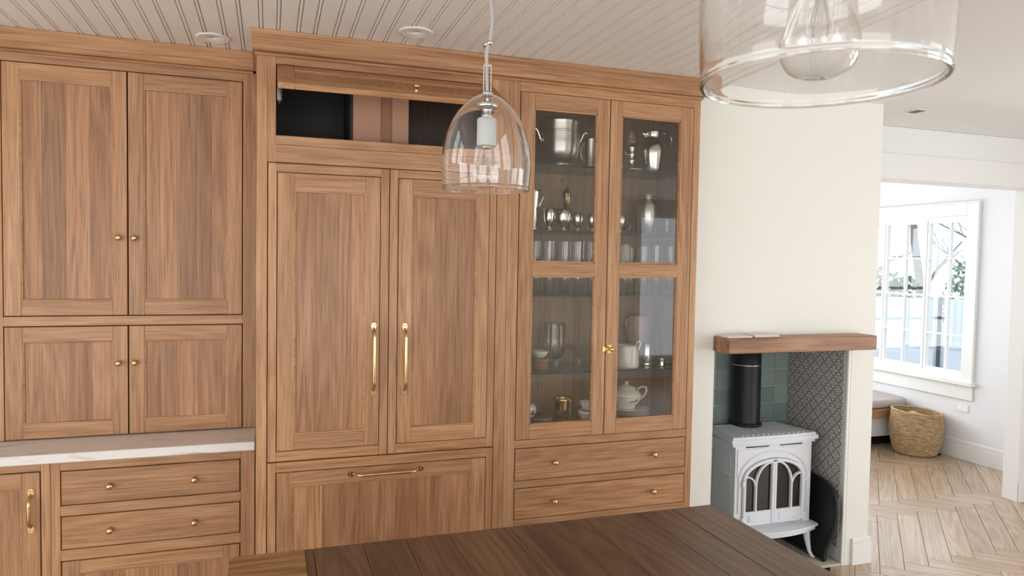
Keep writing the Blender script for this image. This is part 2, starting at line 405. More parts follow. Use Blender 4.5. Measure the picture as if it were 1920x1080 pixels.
def dup(root, loc, rot=None):
    def cp(o, par):
        c = o.copy(); COL.objects.link(c); c.parent = par
        for ch in o.children: cp(ch, c)
        return c
    kids = list(root.children); r = root.copy(); COL.objects.link(r); r.location = loc
    if rot is not None: r.rotation_euler = rot
    for ch in kids: cp(ch, r)
    WORLD[r] = Vector(loc); return r

# ------------------------------------------------------------------ the room
CB, CP = 2.495, 2.52       # beadboard and plaster ceilings
NX0, NX1, NZ = 2.115, 2.99, 1.245
WF = 0.16                  # fireplace wall face
NB = 0.64                  # niche back
# floor
fl = struct('floor', MB().box(XL, XR, YB, 3.2, -0.08, -0.004), 'dark_gap', 'pale oak herringbone plank floor')
LA, LB, PW = 0.86, 0.345, 0.122
ah, ch_ = Vector((1, 1, 0)) / math.sqrt(2), Vector((1, -1, 0)) / math.sqrt(2)
def plank_src(L):
    return mesh_data('plank', MB().box(-L / 2 + .0009, L / 2 - .0009, -PW / 2 + .0009, PW / 2 - .0009, -0.018, 0, 0.0022), 'floor_oak')
pA, pB = plank_src(LA), plank_src(LB)
o0 = Vector((3.698, 0.102, 0))
def in_floor(p): return 2.75 < p.x < 5.75 and -1.6 < p.y < 3.05 and not (p.x < 3.1 and WF + .1 < p.y < 1.4)
for i in range(-40, 41):
    for j in range(-6, 7):
        b0 = o0 + (ah + ch_) * PW * i + ah * LA * j - ch_ * LB * j
        for me, cc, ang in ((pA, b0 + ah * LA / 2 + ch_ * PW / 2, PI / 4), (pB, b0 + ah * PW / 2 + ch_ * (PW + LB / 2), -PI / 4)):
            if in_floor(cc):
                o = bpy.data.objects.new('plank', me); COL.objects.link(o); o.parent = fl
                o.location = cc - WORLD[fl]; o.rotation_euler.z = ang
part('oak_ground', MB().box(XL, 2.75, YB, 0.66, -0.004, 0).box(2.75, XR, YB, -1.6, -.004, 0), 'floor_oak', fl)

# ceiling: plaster slab plus beadboard planks
cl = struct('ceiling', MB().box(XL, XR, YB, 3.2, CP, CP + .1), 'plaster_white', 'kitchen ceiling of painted beadboard and smooth plaster')
PITCH = 0.1325
def bead_profile():
    # cross-section of one ceiling plank (x, z): a bead in the middle and one at the joint edge
    h = PITCH / 2; g = .007; pts = [(-h + .0006, g)]
    def bead(x, w_): return [(x - w_, 0), (x - w_ + .0008, g), (x - w_ + .0028, g), (x - w_ + .0040, 0.0006), (x, -0.0004), (x + w_ - .0040, 0.0006), (x + w_ - .0028, g), (x + w_ - .0008, g), (x + w_, 0)]
    pts += [(-h + .0022, 0)] + bead(0, .0085) + [(h - .014, 0), (h - .0132, g), (h - .0108, g), (h - .009, 0.0006), (h - .0055, -0.0004), (h - .0016, 0.0006), (h - .0006, g)]
    pts += [(h - .0006, .02), (-h + .0006, .02)]
    return pts
bp_ = [(p, q) for p, q in bead_profile()]
bead_src = mesh_data('plank', MB().prism(bp_, 'y', -3.3, 3.3), 'ceiling_paint')
BX1 = 2.02
xc = BX1 - PITCH / 2
while xc > XL + PITCH / 2:
    o = bpy.data.objects.new('plank', bead_src); COL.objects.link(o); o.parent = cl
    o.location = Vector((xc, 0.62 - 3.3, CB)) - WORLD[cl]; xc -= PITCH
part('ceiling_edge_strip', B(BX1, BX1 + .02, YB, WF, CB - .004, CP, .002), 'ceiling_paint', cl)

# walls
def wall_with_holes(axis, pos, thick, a0, a1, z0, z1, holes):
    mb = MB(); e = [a0] + [v for h in holes for v in (h[0], h[1])] + [a1]
    def bx(p, q, r, s_):
        if q - p < 1e-4 or s_ - r < 1e-4: return
        if axis == 'y': mb.box(p, q, pos, pos + thick, r, s_)
        else: mb.box(pos, pos + thick, p, q, r, s_)
    for i in range(0, len(e) - 1, 2): bx(e[i], e[i + 1], z0, z1)
    for h in holes: bx(h[0], h[1], z0, h[2]); bx(h[0], h[1], h[3], z1)
    return mb
hb = [(c - w_ / 2, c + w_ / 2, WZ0, WZ1) for c, w_ in BACK_WIN]
struct('wall_rear', wall_with_holes('y', YB - .15, .15, XL - .15, XR + .15, -.08, CP + .1, hb + [REFL_OPENING]), 'wall_paint')
struct('window_12', MB().box(REFL_OPENING[0] - .08, REFL_OPENING[0], YB + .001, YB + .02, .2, 2.36).box(REFL_OPENING[1], REFL_OPENING[1] + .045, YB + .001, YB + .02, .2, 2.36).box(REFL_OPENING[0], REFL_OPENING[1], YB + .001, YB + .02, REFL_OPENING[3], 2.36).box(REFL_OPENING[0], REFL_OPENING[1], YB + .001, YB + .02, .2, REFL_OPENING[2]), 'trim_paint')  # frame of the opening added for the reflection
hl = [(c - w_ / 2, c + w_ / 2, WZ0, WZ1) for c, w_ in LEFT_WIN]
struct('wall_left', wall_with_holes('x', XL - .15, .15, YB, 0.8, -.08, CP + .1, hl), 'wall_paint')
hr = [(c - w_ / 2, c + w_ / 2, WZ0, WZ1) for c, w_ in RIGHT_WIN]
WY0, WY1, WB, WT = 1.62, 3.03, 0.665, 2.09
struct('wall_right', wall_with_holes('x', XR, .15, YB, 3.35, -.08, CP + .1, hr + [(WY0, WY1, WB, WT)]), 'nook_paint')
struct('wall_back', MB().box(XL, 1.93, 0.66, 0.8, -.08, CP + .1), 'wall_paint')
NOOK_FILL_WIN = [(3.0, 1.5), (4.65, 1.4)]  # unseen windows, added to bring more light into the nook
wnk = wall_with_holes('y', 3.2, .15, 1.93, XR, -.08, CP + .1, [(c - w_ / 2, c + w_ / 2, .7, 2.1) for c, w_ in NOOK_FILL_WIN])
struct('wall_nook', wnk.box(1.80, 1.93, .8, 3.35, -.08, CP + .1), 'nook_paint')
wf = struct('wall_fireplace', MB().box(1.897, NX0, WF, .8, 0, CP).box(NX0, NX1, WF, .8, NZ, CP).box(NX1, 3.145, WF, .8, 0, CP), 'wall_paint')
nbk = struct('wall_niche_back', MB().box(NX0, NX1, NB, .8, 0, NZ), 'grout')
nsd = struct('wall_niche_side', MB().box(NX1 - .012, NX1, WF + .012, NB, 0, NZ), 'grout')
nsl = struct('wall_niche_left', MB().box(NX0, NX0 + .012, WF + .012, NB, 0, NZ), 'grout')
# green square tiles on the niche back
TP = 0.1016
tsrc = mesh_data('tile', MB().box(-TP / 2 + .0022, TP / 2 - .0022, -.006, 0, -TP / 2 + .0022, TP / 2 - .0022, .0015), 'green_tile')
nx = 0
for i in range(8):
    for j in range(12):
        xx = NX1 - .014 - TP * (i + .5) ; zz = NZ - .027 - TP * (j + .5)
        if zz < 0.04 or xx < NX0 + .05: continue
        o = bpy.data.objects.new('tile', tsrc); COL.objects.link(o); o.parent = nbk; o.location = Vector((xx, NB, zz)) - WORLD[nbk]
# printed tiles on both niche sides
TQ = 0.145
qsrc = mesh_data('tile', MB().box(-.006, 0, -TQ / 2 + .0010, TQ / 2 - .0010, -TQ / 2 + .0010, TQ / 2 - .0010, .001), 'printed_tile')
for par, xx in ((nsd, NX1 - .012), (nsl, NX0 + .018)):
    for i in range(3):
        for j in range(8):
            yy = NB - .010 - TQ * (i + .5); zz = NZ - TQ * (j + .5)
            if zz < .04: continue
            o = bpy.data.objects.new('tile', qsrc); COL.objects.link(o); o.parent = par; o.location = Vector((xx, yy, zz)) - WORLD[par]
part('edge_bead', B(NX1 - .018, NX1, WF + .001, WF + .013, 0.0, NZ, .002), 'trim_paint', nsd)
hs_ = struct('trim_2', B(NX0 + .013, NX1 - .02, WF + .0, NB - .01, 0.0, .014, .003), 'hearth_stone', 'pale stone hearth slab under the stove')
struct('baseboard_fireplace', MB().box(3.03, 3.162, WF - .017, WF - .001, 0, .118, .002).box(3.03, 3.158, WF - .013, WF - .001, .118, .148, .004).box(3.147, 3.162, WF, .79, 0, .118, .002).box(3.147, 3.158, WF, .79, .118, .148, .004), 'trim_paint')
# header beam, stub wall with a panel
struct('trim_1', MB().box(3.146, XR - .001, .60, .75, 2.36, CP - .001, .002).box(3.146, XR - .001, .592, .758, 2.192, 2.352, .003).box(3.146, XR - .001, .603, .747, 2.35, 2.362), 'trim_paint', 'white boxed header beam crossing the opening to the window nook')
st = struct('wall_stub', MB().box(4.98, XR - .001, .645, .755, 0, 2.191, .002), 'trim_paint')
part('panel_moulding', MB().box(5.03, XR - .05, .632, .644, .30, .33, .004).box(5.03, XR - .05, .632, .644, .98, 1.01, .004).box(5.03, 5.06, .632, .644, .33, .98, .004).box(5.545, 5.58, .632, .644, .33, .98, .004), 'trim_paint', st)
part('skirting', B(4.985, XR - .001, .628, .644, 0, .14, .003), 'trim_paint', st)
struct('baseboard_right', MB().box(XR - .018, XR - .001, .758, 2.08, 0, .13, .002).box(XR - .013, XR - .001, .758, 2.08, .13, .165, .005), 'trim_paint')
struct('baseboard_left', MB().box(XL + .001, XL + .016, YB, .6, 0, .14, .002), 'trim_paint')

# the nook window
w1 = struct('window_1', MB().box(XR + .07, XR + .149, WY0, WY0 + .035, WB, WT).box(XR + .07, XR + .149, WY1 - .035, WY1, WB, WT).box(XR + .07, XR + .149, WY0 + .035, WY1 - .035, WB, WB + .04).box(XR + .07, XR + .149, WY0 + .035, WY1 - .035, WT - .03, WT), 'trim_paint', 'white casement window with small panes above the nook bench')
cw = .10
part('casing', MB().box(XR - .022, XR - .001, WY0 - cw, WY0, WB - .005, WT + cw, .003).box(XR - .022, XR - .001, WY1, WY1 + cw, WB - .005, WT + cw, .003).box(XR - .0215, XR - .001, WY0, WY1, WT, WT + cw, .003).box(XR - .032, XR - .001, WY0 - cw - .014, WY0 - cw, WB, WT + cw + .014, .003).box(XR - .032, XR - .001, WY0 - cw, WY1 + cw, WT + cw, WT + cw + .016, .003), 'trim_paint', w1)
part('sill', MB().box(XR - .001, XR + .07, WY0 + .001, WY1 - .001, WB + .0005, WB + .0113).box(XR - .055, XR - .001, WY0 - cw - .03, WY1 + cw + .03, WB - .0285, WB + .0115, .006), 'trim_paint', w1)
part('apron', B(XR - .02, XR - .001, WY0 - cw - .012, WY1 + cw, WB - .15, WB - .03, .003), 'trim_paint', w1)
pit = (WY1 - WY0) / 6
zr = [WB + .04 + (WT - .03 - WB - .04) * i / 4 for i in range(5)]
for i in range(3):
    ya, yb = WY0 + pit * 2 * i + .018 * (i == 0) + .004, WY0 + pit * 2 * (i + 1) - .018 * (i == 2) - .004
    part('sash', MB().box(XR + .085, XR + .125, ya, ya + .022, zr[0], zr[4], .002).box(XR + .085, XR + .125, yb - .022, yb, zr[0], zr[4], .002).box(XR + .085, XR + .125, ya + .022, yb - .022, zr[0], zr[0] + .028).box(XR + .085, XR + .125, ya + .022, yb - .022, zr[4] - .022, zr[4]), 'trim_paint', w1)
    ym = (ya + yb) / 2
    part('muntin', B(XR + .088, XR + .122, ym - .009, ym + .009, zr[0] + .02, zr[4] - .02, .002), 'trim_paint', w1)
    for q in zr[1:4]: part('muntin', B(XR + .089, XR + .121, ya + .02, yb - .02, q - .008, q + .008, .002), 'trim_paint', w1)
    for a, c in ((ya + .02, ym - .009), (ym + .009, yb - .02)):
        for q in range(4): part('pane', MB().box(XR + .103, XR + .106, a, c, zr[q] + (.02 if q == 0 else .008), zr[q + 1] - (.02 if q == 3 else .008)), 'pane_glass', w1)

# plain sash windows behind the viewer, and the added ones in the nook
def rear_window(idx, axis, pos, c, wd, sgn, WZ0=WZ0, WZ1=WZ1):
    a0, a1 = c - wd / 2, c + wd / 2
    def bx(mb, p, q, d0, d1, r, s_):
        d0, d1 = pos + sgn * d0, pos + sgn * d1
        if axis == 'y': mb.box(p, q, d0, d1, r, s_)
        else: mb.box(d0, d1, p, q, r, s_)
        return mb
    f = MB()
    bx(f, a0 - .1, a0, -.02, -.001, WZ0 - .1, WZ1 + .1); bx(f, a1, a1 + .1, -.02, -.001, WZ0 - .1, WZ1 + .1); bx(f, a0, a1, -.02, -.001, WZ1, WZ1 + .1); bx(f, a0, a1, -.02, -.001, WZ0 - .1, WZ0)
    for i in range(5):
        p = a0 + (wd - .03) * i / 4; bx(f, p, p + .03, .05, .08, WZ0, WZ1)
    for i in range(5):
        q = WZ0 + (WZ1 - WZ0 - .03) * i / 4; bx(f, a0, a1, .052, .078, q, q + .03)
    struct('window_%d' % idx, f, 'trim_paint')
n_ = 2
for c, wd in BACK_WIN: rear_window(n_, 'y', YB, c, wd, -1); n_ += 1
for c, wd in LEFT_WIN: rear_window(n_, 'x', XL, c, wd, -1); n_ += 1
for c, wd in NOOK_FILL_WIN: rear_window(n_, 'y', 3.2, c, wd, 1, .7, 2.1); n_ += 1
for c, wd in RIGHT_WIN: rear_window(n_, 'x', XR, c, wd, 1); n_ += 1

# ------------------------------------------------------------------ cabinetry
def knob(parent, x, y, z, r=.0125, name='knob'):
    """round brass knob on a face looking towards -y"""
    mb = MB().lathe([(.0085, 0), (.0095, .002), (.006, .005), (.0055, .012), (r * .8, .016), (r, .021), (r * .92, .026), (r * .5, .0295), (0, .030)], 16)
    mb.rot(Matrix.Rotation(PI / 2, 4, 'X')); mb.v = [(p[0] + x, p[1] + y, p[2] + z) for p in mb.v]
    return part(name, mb, 'brass', parent)
def pull(parent, x, y, z, L, horizontal=False):
    """brass bar pull with spoon-shaped screw plates"""
    h = L / 2; mb = MB()
    pts = [(0, -.004, -h + .022), (0, -.013, -h + .028), (0, -.025, -h + .036), (0, -.031, -h + .046), (0, -.032, -h + .06), (0, -.032, h - .06), (0, -.031, h - .046), (0, -.025, h - .036), (0, -.013, h - .028), (0, -.004, h - .022)]
    mb.tube(pts, [.0045, .0048, .0055, .0064, .0070, .0070, .0064, .0055, .0048, .0045], 10)
    for s_ in (-1, 1):
        pl = [(0, s_ * (h - .032)), (-.006, s_ * (h - .026)), (-.0105, s_ * (h - .013)), (-.009, s_ * (h - .004)), (-.004, s_ * h), (.004, s_ * h), (.009, s_ * (h - .004)), (.0105, s_ * (h - .013)), (.006, s_ * (h - .026))]
        mb.prism(pl, 'y', -.0035, 0)
    for s_ in (-1, 1):
        for t in (-1, 1): mb.ball((t * .0048, -.0042, s_ * (h - .009)), .0028, 8)
    if horizontal: mb.rot(Matrix.Rotation(PI / 2, 4, 'Y'))
    mb.v = [(p[0] + x, p[1] + y, p[2] + z) for p in mb.v]
    return part('pull_handle', mb, 'brass', parent)
def frame_pieces(par, x0, x1, z0, z1, px0, px1, pz0, pz1, y, th=.021, staves=None, rng=None, recess=.008, panel=True):
    """shaker door: two stiles, two rails, an inner bead and a panel of glued boards"""
    x0 += .001; x1 -= .001; z0 += .001; z1 -= .001
    part('stile', B(x0, px0, y, y + th, z0, z1), 'oak_vertical', par); part('stile', B(px1, x1, y, y + th, z0, z1), 'oak_vertical', par)
    part('rail', B(px0, px1, y, y + th, z0, pz0), 'oak_across', par); part('rail', B(px0, px1, y, y + th, pz1, z1), 'oak_across', par)
    bw, by = .005, y + .0018
    bd = MB()
    bd.prism([(px0, by), (px0 + bw, by + .001), (px0 + bw + .002, y + recess), (px0, y + recess)], 'z', pz0, pz1)
    bd.prism([(px1, by), (px1 - bw, by + .001), (px1 - bw - .002, y + recess), (px1, y + recess)], 'z', pz0, pz1)
    bd.prism([(by, pz0), (by + .001, pz0 + bw), (y + recess, pz0 + bw + .002), (y + recess, pz0)], 'x', px0, px1)
    bd.prism([(by, pz1), (by + .001, pz1 - bw), (y + recess, pz1 - bw - .002), (y + recess, pz1)], 'x', px0, px1)
    part('bead', bd, 'oak_across', par)
    if panel:
        xs_ = [px0] + [px0 + (px1 - px0) * f for f in staves] + [px1]
        for a, b in zip(xs_, xs_[1:]):
            part('panel_board', MB().box(a + .0002, b - .0002, y + recess, y + th - .002, pz0, pz1), 'oak_panel', par)
# --- left hutch cabinet standing on the counter
YH = .34
hu = thing('wall_cabinet', (-.54, YH + .15, .908), 'light oak hutch cabinet with four panelled doors standing on the marble counter', 'cabinet')
part('carcass', MB().box(-1.03, -.056, YH + .022, .655, .909, 2.415), 'oak_vertical', hu)
part('gap_shade_sheet', MB().box(-.975, -.108, YH + .018, YH + .0219, .909, 2.375), 'dark_gap', hu)  # dark sheet, puts shade into the gaps between the doors
part('face_stile', B(-.109, -.0555, YH, YH + .0215, .909, 2.413), 'oak_vertical', hu)
part('face_stile', B(-1.03, -.9745, YH, YH + .0215, .909, 2.413), 'oak_vertical', hu)
part('face_rail', B(-.9745, -.109, YH, YH + .0215, 2.3735, 2.413), 'oak_across', hu)
part('face_rail', B(-.9745, -.109, YH, YH + .0215, 1.3555, 1.393), 'oak_across', hu)
for (x0, x1, z0, z1, p, st_, kx, kz) in (
        (-.972, -.5445, 1.3955, 2.371, (-.912, -.597, 1.455, 2.311), (.22, .48, .74), -.574, 1.708),
        (-.5415, -.1115, 1.3955, 2.371, (-.484, -.169, 1.455, 2.311), (.18, .42, .62, .8), -.517, 1.708),
        (-.972, -.5445, .9105, 1.353, (-.910, -.598, .967, 1.294), (.11, .46, .76), -.577, 1.203),
        (-.5415, -.1115, .9105, 1.353, (-.483, -.171, .967, 1.294), (.19, .38, .64), -.518, 1.203)):
    d = part('door', B(x0 + .004, x1 - .004, YH + .012, YH + .0175, z0 + .004, z1 - .004), 'oak_panel', hu)
    frame_pieces(d, x0, x1, z0, z1, *p, YH - .001, staves=st_, th=.0135)
    knob(d, kx, YH - .001, kz)
# --- marble counter
ct = part('countertop', MB().box(-1.6, -.0545, .095, .655, .872, .907, .003), 'marble'); tag(ct, 'white veined marble countertop under the hutch cabinet', 'countertop')
# --- base units
YBs = .125
bu = thing('base_cabinet', (-.42, .39, 0), 'light oak base cabinet with three drawers under the marble counter', 'cabinet')
part('carcass', MB().box(-.766, -.056, YBs + .0225, .655, .1, .8715), 'oak_vertical', bu)
part('gap_shade_sheet', MB().box(-.735, -.107, YBs + .019, YBs + .0224, .14, .835), 'dark_gap', bu)
part('plinth', MB().box(-.766, -.056, YBs + .07, .6, 0.001, .0995), 'oak_across', bu)
part('face_stile', B(-.109, -.0555, YBs, YBs + .0222, .1, .8715), 'oak_vertical', bu)
part('face_stile', B(-.766, -.735, YBs, YBs + .0222, .1, .8715), 'oak_vertical', bu)
for z0, z1 in ((.8345, .8715), (.663, .7015), (.4935, .534), (.1, .19)): part('face_rail', B(-.735, -.109, YBs, YBs + .0222, z0, z1), 'oak_across', bu)
for z0, z1, pan in ((.704, .832, 0), (.5365, .6605, 0), (.1925, .491, 1)):
    if pan:
        d = part('drawer', B(-.730, -.114, YBs + .012, YBs + .0185, z0 + .003, z1 - .003), 'oak_panel', bu)
        frame_pieces(d, -.7325, -.1115, z0, z1, -.673, -.171, z0 + .05, z1 - .05, YBs - .001, staves=(.15, .3, .5, .66, .84), th=.0135)
        kz = z1 - .03
    else:
        d = part('drawer', B(-.7315, -.1125, YBs - .001, YBs + .0185, z0 + .001, z1 - .001), 'oak_across', bu); kz = (z0 + z1) / 2
        for kx in (-.57, -.277): knob(d, kx, YBs - .001, kz)
b2 = thing('base_cabinet', (-1.18, .39, 0), 'light oak base cabinet with brass pulled door at the left end of the counter', 'cabinet')
part('carcass', MB().box(-1.6, -.767, YBs + .0225, .655, .1, .8715), 'oak_vertical', b2)
part('gap_shade_sheet', MB().box(-1.3, -.795, YBs + .019, YBs + .0224, .14, .84), 'dark_gap', b2)
part('plinth', MB().box(-1.6, -.767, YBs + .07, .6, .001, .0995), 'oak_across', b2)
part('face_stile', B(-.797, -.767, YBs, YBs + .0222, .1, .8715), 'oak_vertical', b2)
part('face_stile', B(-1.6, -1.30, YBs, YBs + .0222, .1, .8715), 'oak_vertical', b2)
part('face_rail', B(-1.30, -.797, YBs, YBs + .0222, .839, .8715), 'oak_across', b2)
part('face_rail', B(-1.30, -.797, YBs, YBs + .0222, .1, .15), 'oak_across', b2)
d = part('door', B(-1.293, -.803, YBs + .012, YBs + .0185, .156, .833), 'oak_panel', b2)
frame_pieces(d, -1.2975, -.7995, .1525, .8365, -1.238, -.858, .214, .776, YBs - .001, staves=(.2, .45, .7), th=.0135)
pull(d, -.828, YBs - .001, .695, .165)
# --- tall surround for the refrigerator with the lift-up cupboard
TX0, TX1 = -.05, .956
tl = thing('tall_cabinet', (.45, .32, 0), 'tall oak cabinet surround with open lift-up cupboard above the refrigerator', 'cabinet')
part('side_panel', B(TX0, TX0 + .022, .0225, .655, .001, 2.41), 'oak_vertical', tl)
part('side_panel', B(TX1 - .022, TX1, .0225, .655, .001, 2.41), 'oak_vertical', tl)
part('face_stile', B(TX0, -.0105, 0, .0222, .001, 2.4125), 'oak_vertical', tl)
part('face_stile', B(-.0103, .0195, 0, .0222, 2.004, 2.4125), 'oak_vertical', tl)
part('face_stile', B(.9085, TX1, 0, .0222, .001, 2.4125), 'oak_vertical', tl)
part('face_stile', B(.880, .9083, 0, .0222, 2.004, 2.4125), 'oak_vertical', tl)
part('face_rail', B(.0195, .880, 0, .0222, 2.376, 2.4125), 'oak_across', tl)
part('face_rail', B(.0195, .880, 0, .0222, 2.072, 2.107), 'oak_across', tl)
part('face_rail', B(-.0103, .9083, .0005, .0222, 2.0045, 2.0715), 'oak_across', tl)
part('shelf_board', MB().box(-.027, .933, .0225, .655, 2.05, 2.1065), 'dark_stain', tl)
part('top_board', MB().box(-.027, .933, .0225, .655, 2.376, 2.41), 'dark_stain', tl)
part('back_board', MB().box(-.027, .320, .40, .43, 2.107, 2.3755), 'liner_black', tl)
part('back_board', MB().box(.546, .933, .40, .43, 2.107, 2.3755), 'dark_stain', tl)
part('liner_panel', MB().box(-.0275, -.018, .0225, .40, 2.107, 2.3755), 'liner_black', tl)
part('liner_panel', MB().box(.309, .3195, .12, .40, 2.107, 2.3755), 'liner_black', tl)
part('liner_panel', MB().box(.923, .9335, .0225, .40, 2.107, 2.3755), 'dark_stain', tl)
part('duct_cover', MB().box(.3196, .430, .10, .40, 2.107, 2.3755), 'duct_board', tl)
part('duct_cover', MB().box(.430, .478, .104, .40, 2.107, 2.3755), 'duct_seam', tl)
part('duct_cover', MB().box(.478, .546, .10, .40, 2.107, 2.3755), 'duct_board', tl)
# lift-up door, hinged at its top edge and swung out; local frame: x right, z down the leaf, y out of its face
LX0, LX1, LH, OPEN = .023, .877, .262, math.radians(63)
Mf = Matrix.Translation((0, 0.000, 2.3725)) @ Matrix.Rotation(-OPEN, 4, 'X')
def leaf(name, x0, x1, y0, y1, d0, d1, mat, par, c=.0015):
    """box on the swung leaf; d0,d1 = distance down from the hinge; y as on a closed door"""
    mb = MB().box(x0, x1, y0, y1, -d1, -d0, c).rot(Mf); return part(name, mb, mat, par)
dr = leaf('lift_up_door', LX0 + .004, LX1 - .004, .010, .0155, .004, LH - .004, 'oak_panel', tl)
leaf('stile', LX0, LX0 + .06, -.001, .0205, 0, LH, 'oak_vertical', dr); leaf('stile', LX1 - .06, LX1, -.001, .0205, 0, LH, 'oak_vertical', dr)
leaf('rail', LX0 + .06, LX1 - .06, -.001, .0205, 0, .06, 'oak_across', dr); leaf('rail', LX0 + .06, LX1 - .06, -.001, .0205, LH - .06, LH, 'oak_across', dr)
leaf('bead', LX0 + .06, LX1 - .06, .003, .009, .06, .066, 'oak_across', dr); leaf('bead', LX0 + .06, LX1 - .06, .003, .009, LH - .066, LH - .06, 'oak_across', dr)
for i in range(5):
    a = LX0 + .06 + (LX1 - LX0 - .12) * i / 5; b = LX0 + .06 + (LX1 - LX0 - .12) * (i + 1) / 5
    leaf('panel_board', a, b, .0075, .0105, .06, LH - .06, 'oak_panel', dr, 0)
kb = MB().lathe([(.0085, 0), (.0095, .002), (.006, .005), (.0055, .012), (.010, .016), (.0125, .021), (.0115, .026), (.006, .0295), (0, .030)], 16)
kb.rot(Matrix.Rotation(PI / 2, 4, 'X')); kb.v = [(p[0] + .52, p[1] - .001, p[2] - LH + .045) for p in kb.v]; kb.rot(Mf); part('knob', kb, 'brass', dr)
for sx_ in (LX0 + .004, LX1 - .012):
    part('lift_arm', MB().box(sx_, sx_ + .008, -.10, .012, 2.262, 2.276, .002).box(sx_, sx_ + .008, .0, .02, 2.225, 2.30, .002), 'smoke_frame', tl)
    part('hinge_bracket', MB().box(sx_ - .003, sx_ + .014, -.012, .015, 2.235, 2.285, .003), 'nickel', tl)
# --- refrigerator
fr = thing('refrigerator', (.449, .32, 0), 'built-in refrigerator with oak panelled doors and brass pulls', 'refrigerator')
part('body', MB().box(-.0075, .9055, .026, .64, .06, 2.0035), 'dark_gap', fr)
part('toe_grille', MB().box(-.0075, .9055, .08, .12, .002, .0595), 'smoke_frame', fr)
def fridge_leaf(name, ox, oz, ix, iz, px, pz, staves):
    d = part(name, B(ox[0] + .004, ox[1] - .004, .014, .0225, oz[0] + .004, oz[1] - .004), 'dark_gap', fr)
    part('outer_stile', B(ox[0], ix[0] - .0015, -.001, .0215, oz[0], oz[1]), 'oak_vertical', d); part('outer_stile', B(ix[1] + .0015, ox[1], -.001, .0215, oz[0], oz[1]), 'oak_vertical', d)
    part('outer_rail', B(ix[0] - .0015, ix[1] + .0015, -.001, .0215, oz[0], iz[0] - .0015), 'oak_across', d); part('outer_rail', B(ix[0] - .0015, ix[1] + .0015, -.001, .0215, iz[1] + .0015, oz[1]), 'oak_across', d)
    frame_pieces(d, ix[0], ix[1], iz[0], iz[1], px[0], px[1], pz[0], pz[1], -.003, staves=staves, th=.018)
    return d
d = fridge_leaf('door', (-.0075, .4535), (.846, 2.0015), (.0255, .4185), (.887, 1.967), (.089, .361), (.949, 1.900), (.3, .62, .8)); pull(d, .3955, -.003, 1.237, .295)
d = fridge_leaf('door', (.4565, .9055), (.846, 2.0015), (.4915, .8745), (.887, 1.967), (.5475, .8205), (.949, 1.900), (.35, .7)); pull(d, .5215, -.003, 1.233, .295)
d = fridge_leaf('freezer_drawer', (-.0075, .9055), (.09, .8415), (.0250, .8745), (.125, .8015), (.0825, .8115), (.185, .744), (.16, .34, .5, .64, .76, .88)); pull(d, .451, -.003, .776, .305, True)
# --- glazed display cabinet
DX0, DX1 = .957, 1.893
dc = thing('display_cabinet', (1.425, .32, 0), 'oak display cabinet with glazed doors and two drawers beside the white wall', 'cabinet')
part('face_stile', B(DX0, 1.0055, 0, .0222, .001, 2.4125), 'oak_vertical', dc); part('face_stile', B(1.8595, DX1, 0, .0222, .001, 2.4125), 'oak_vertical', dc)
part('face_rail', B(1.0055, 1.8595, 0, .0222, 2.364, 2.4125), 'oak_across', dc)
part('face_rail', B(1.0055, 1.8595, 0, .0222, .8285, .8635), 'oak_across', dc)
part('face_rail', B(1.0055, 1.8595, 0, .0222, .6525, .6835), 'oak_across', dc)
part('face_rail', B(1.0055, 1.8595, 0, .0222, .1, .5135), 'oak_across', dc)
part('side_panel', MB().box(DX0, DX0 + .02, .0225, .655, .001, 2.41), 'oak_inside', dc)
part('side_panel', MB().box(DX1 - .02, DX1, .0225, .655, .001, 2.41), 'oak_inside', dc)
IB = .35
part('top_board', MB().box(DX0 + .0202, DX1 - .0202, .0225, IB, 2.38, 2.40), 'oak_inside', dc)
part('floor_board', MB().box(DX0 + .0202, DX1 - .0202, .0225, IB, .868, .888), 'oak_inside', dc)
for i in range(6):
    a = DX0 + .0202 + (DX1 - DX0 - .0404) * i / 6; b = DX0 + .0202 + (DX1 - DX0 - .0404) * (i + 1) / 6
    part('back_board', MB().box(a, b, IB, IB + .012, .868, 2.40), 'oak_inside', dc)
part('gap_shade_sheet', MB().box(1.007, 1.858, .0226, .03, .51, .83), 'dark_gap', dc)
part('plinth', MB().box(DX0 + .0202, DX1 - .0202, .06, .4, .001, .0995), 'oak_across', dc)
for z0, z1 in ((.6855, .8265), (.5155, .6505)):
    d = part('drawer', B(1.0090, 1.856, -.001, .019, z0 + .001, z1 - .001), 'oak_across', dc)
    for kx in (1.191, 1.686): knob(d, kx, -.001, (z0 + z1) / 2 + .002)
GZ = ((.928, 1.578), (1.639, 2.296))
for x0, x1, g0, g1 in ((1.0090, 1.4278, 1.071, 1.369), (1.4322, 1.856, 1.489, 1.791)):
    d = part('door', B(x0, g0, -.001, .0205, .8655, 2.362), 'oak_vertical', dc)
    part('stile', B(g1, x1, -.001, .0205, .8655, 2.362), 'oak_vertical', d)
    for z0, z1 in ((.8655, GZ[0][0]), (GZ[0][1], GZ[1][0]), (GZ[1][1], 2.362)): part('rail', B(g0, g1, -.001, .0205, z0, z1), 'oak_across', d)
    for z0, z1 in GZ:
        part('glazing_bead', MB().box(g0, g0 + .005, .003, .018, z0, z1).box(g1 - .005, g1, .003, .018, z0, z1).box(g0, g1, .003, .018, z0, z0 + .005).box(g0, g1, .003, .018, z1 - .005, z1), 'oak_across', d)
        part('glass_pane', MB().box(g0 + .004, g1 - .004, .0095, .0125, z0 + .004, z1 - .004), 'door_glass', d)
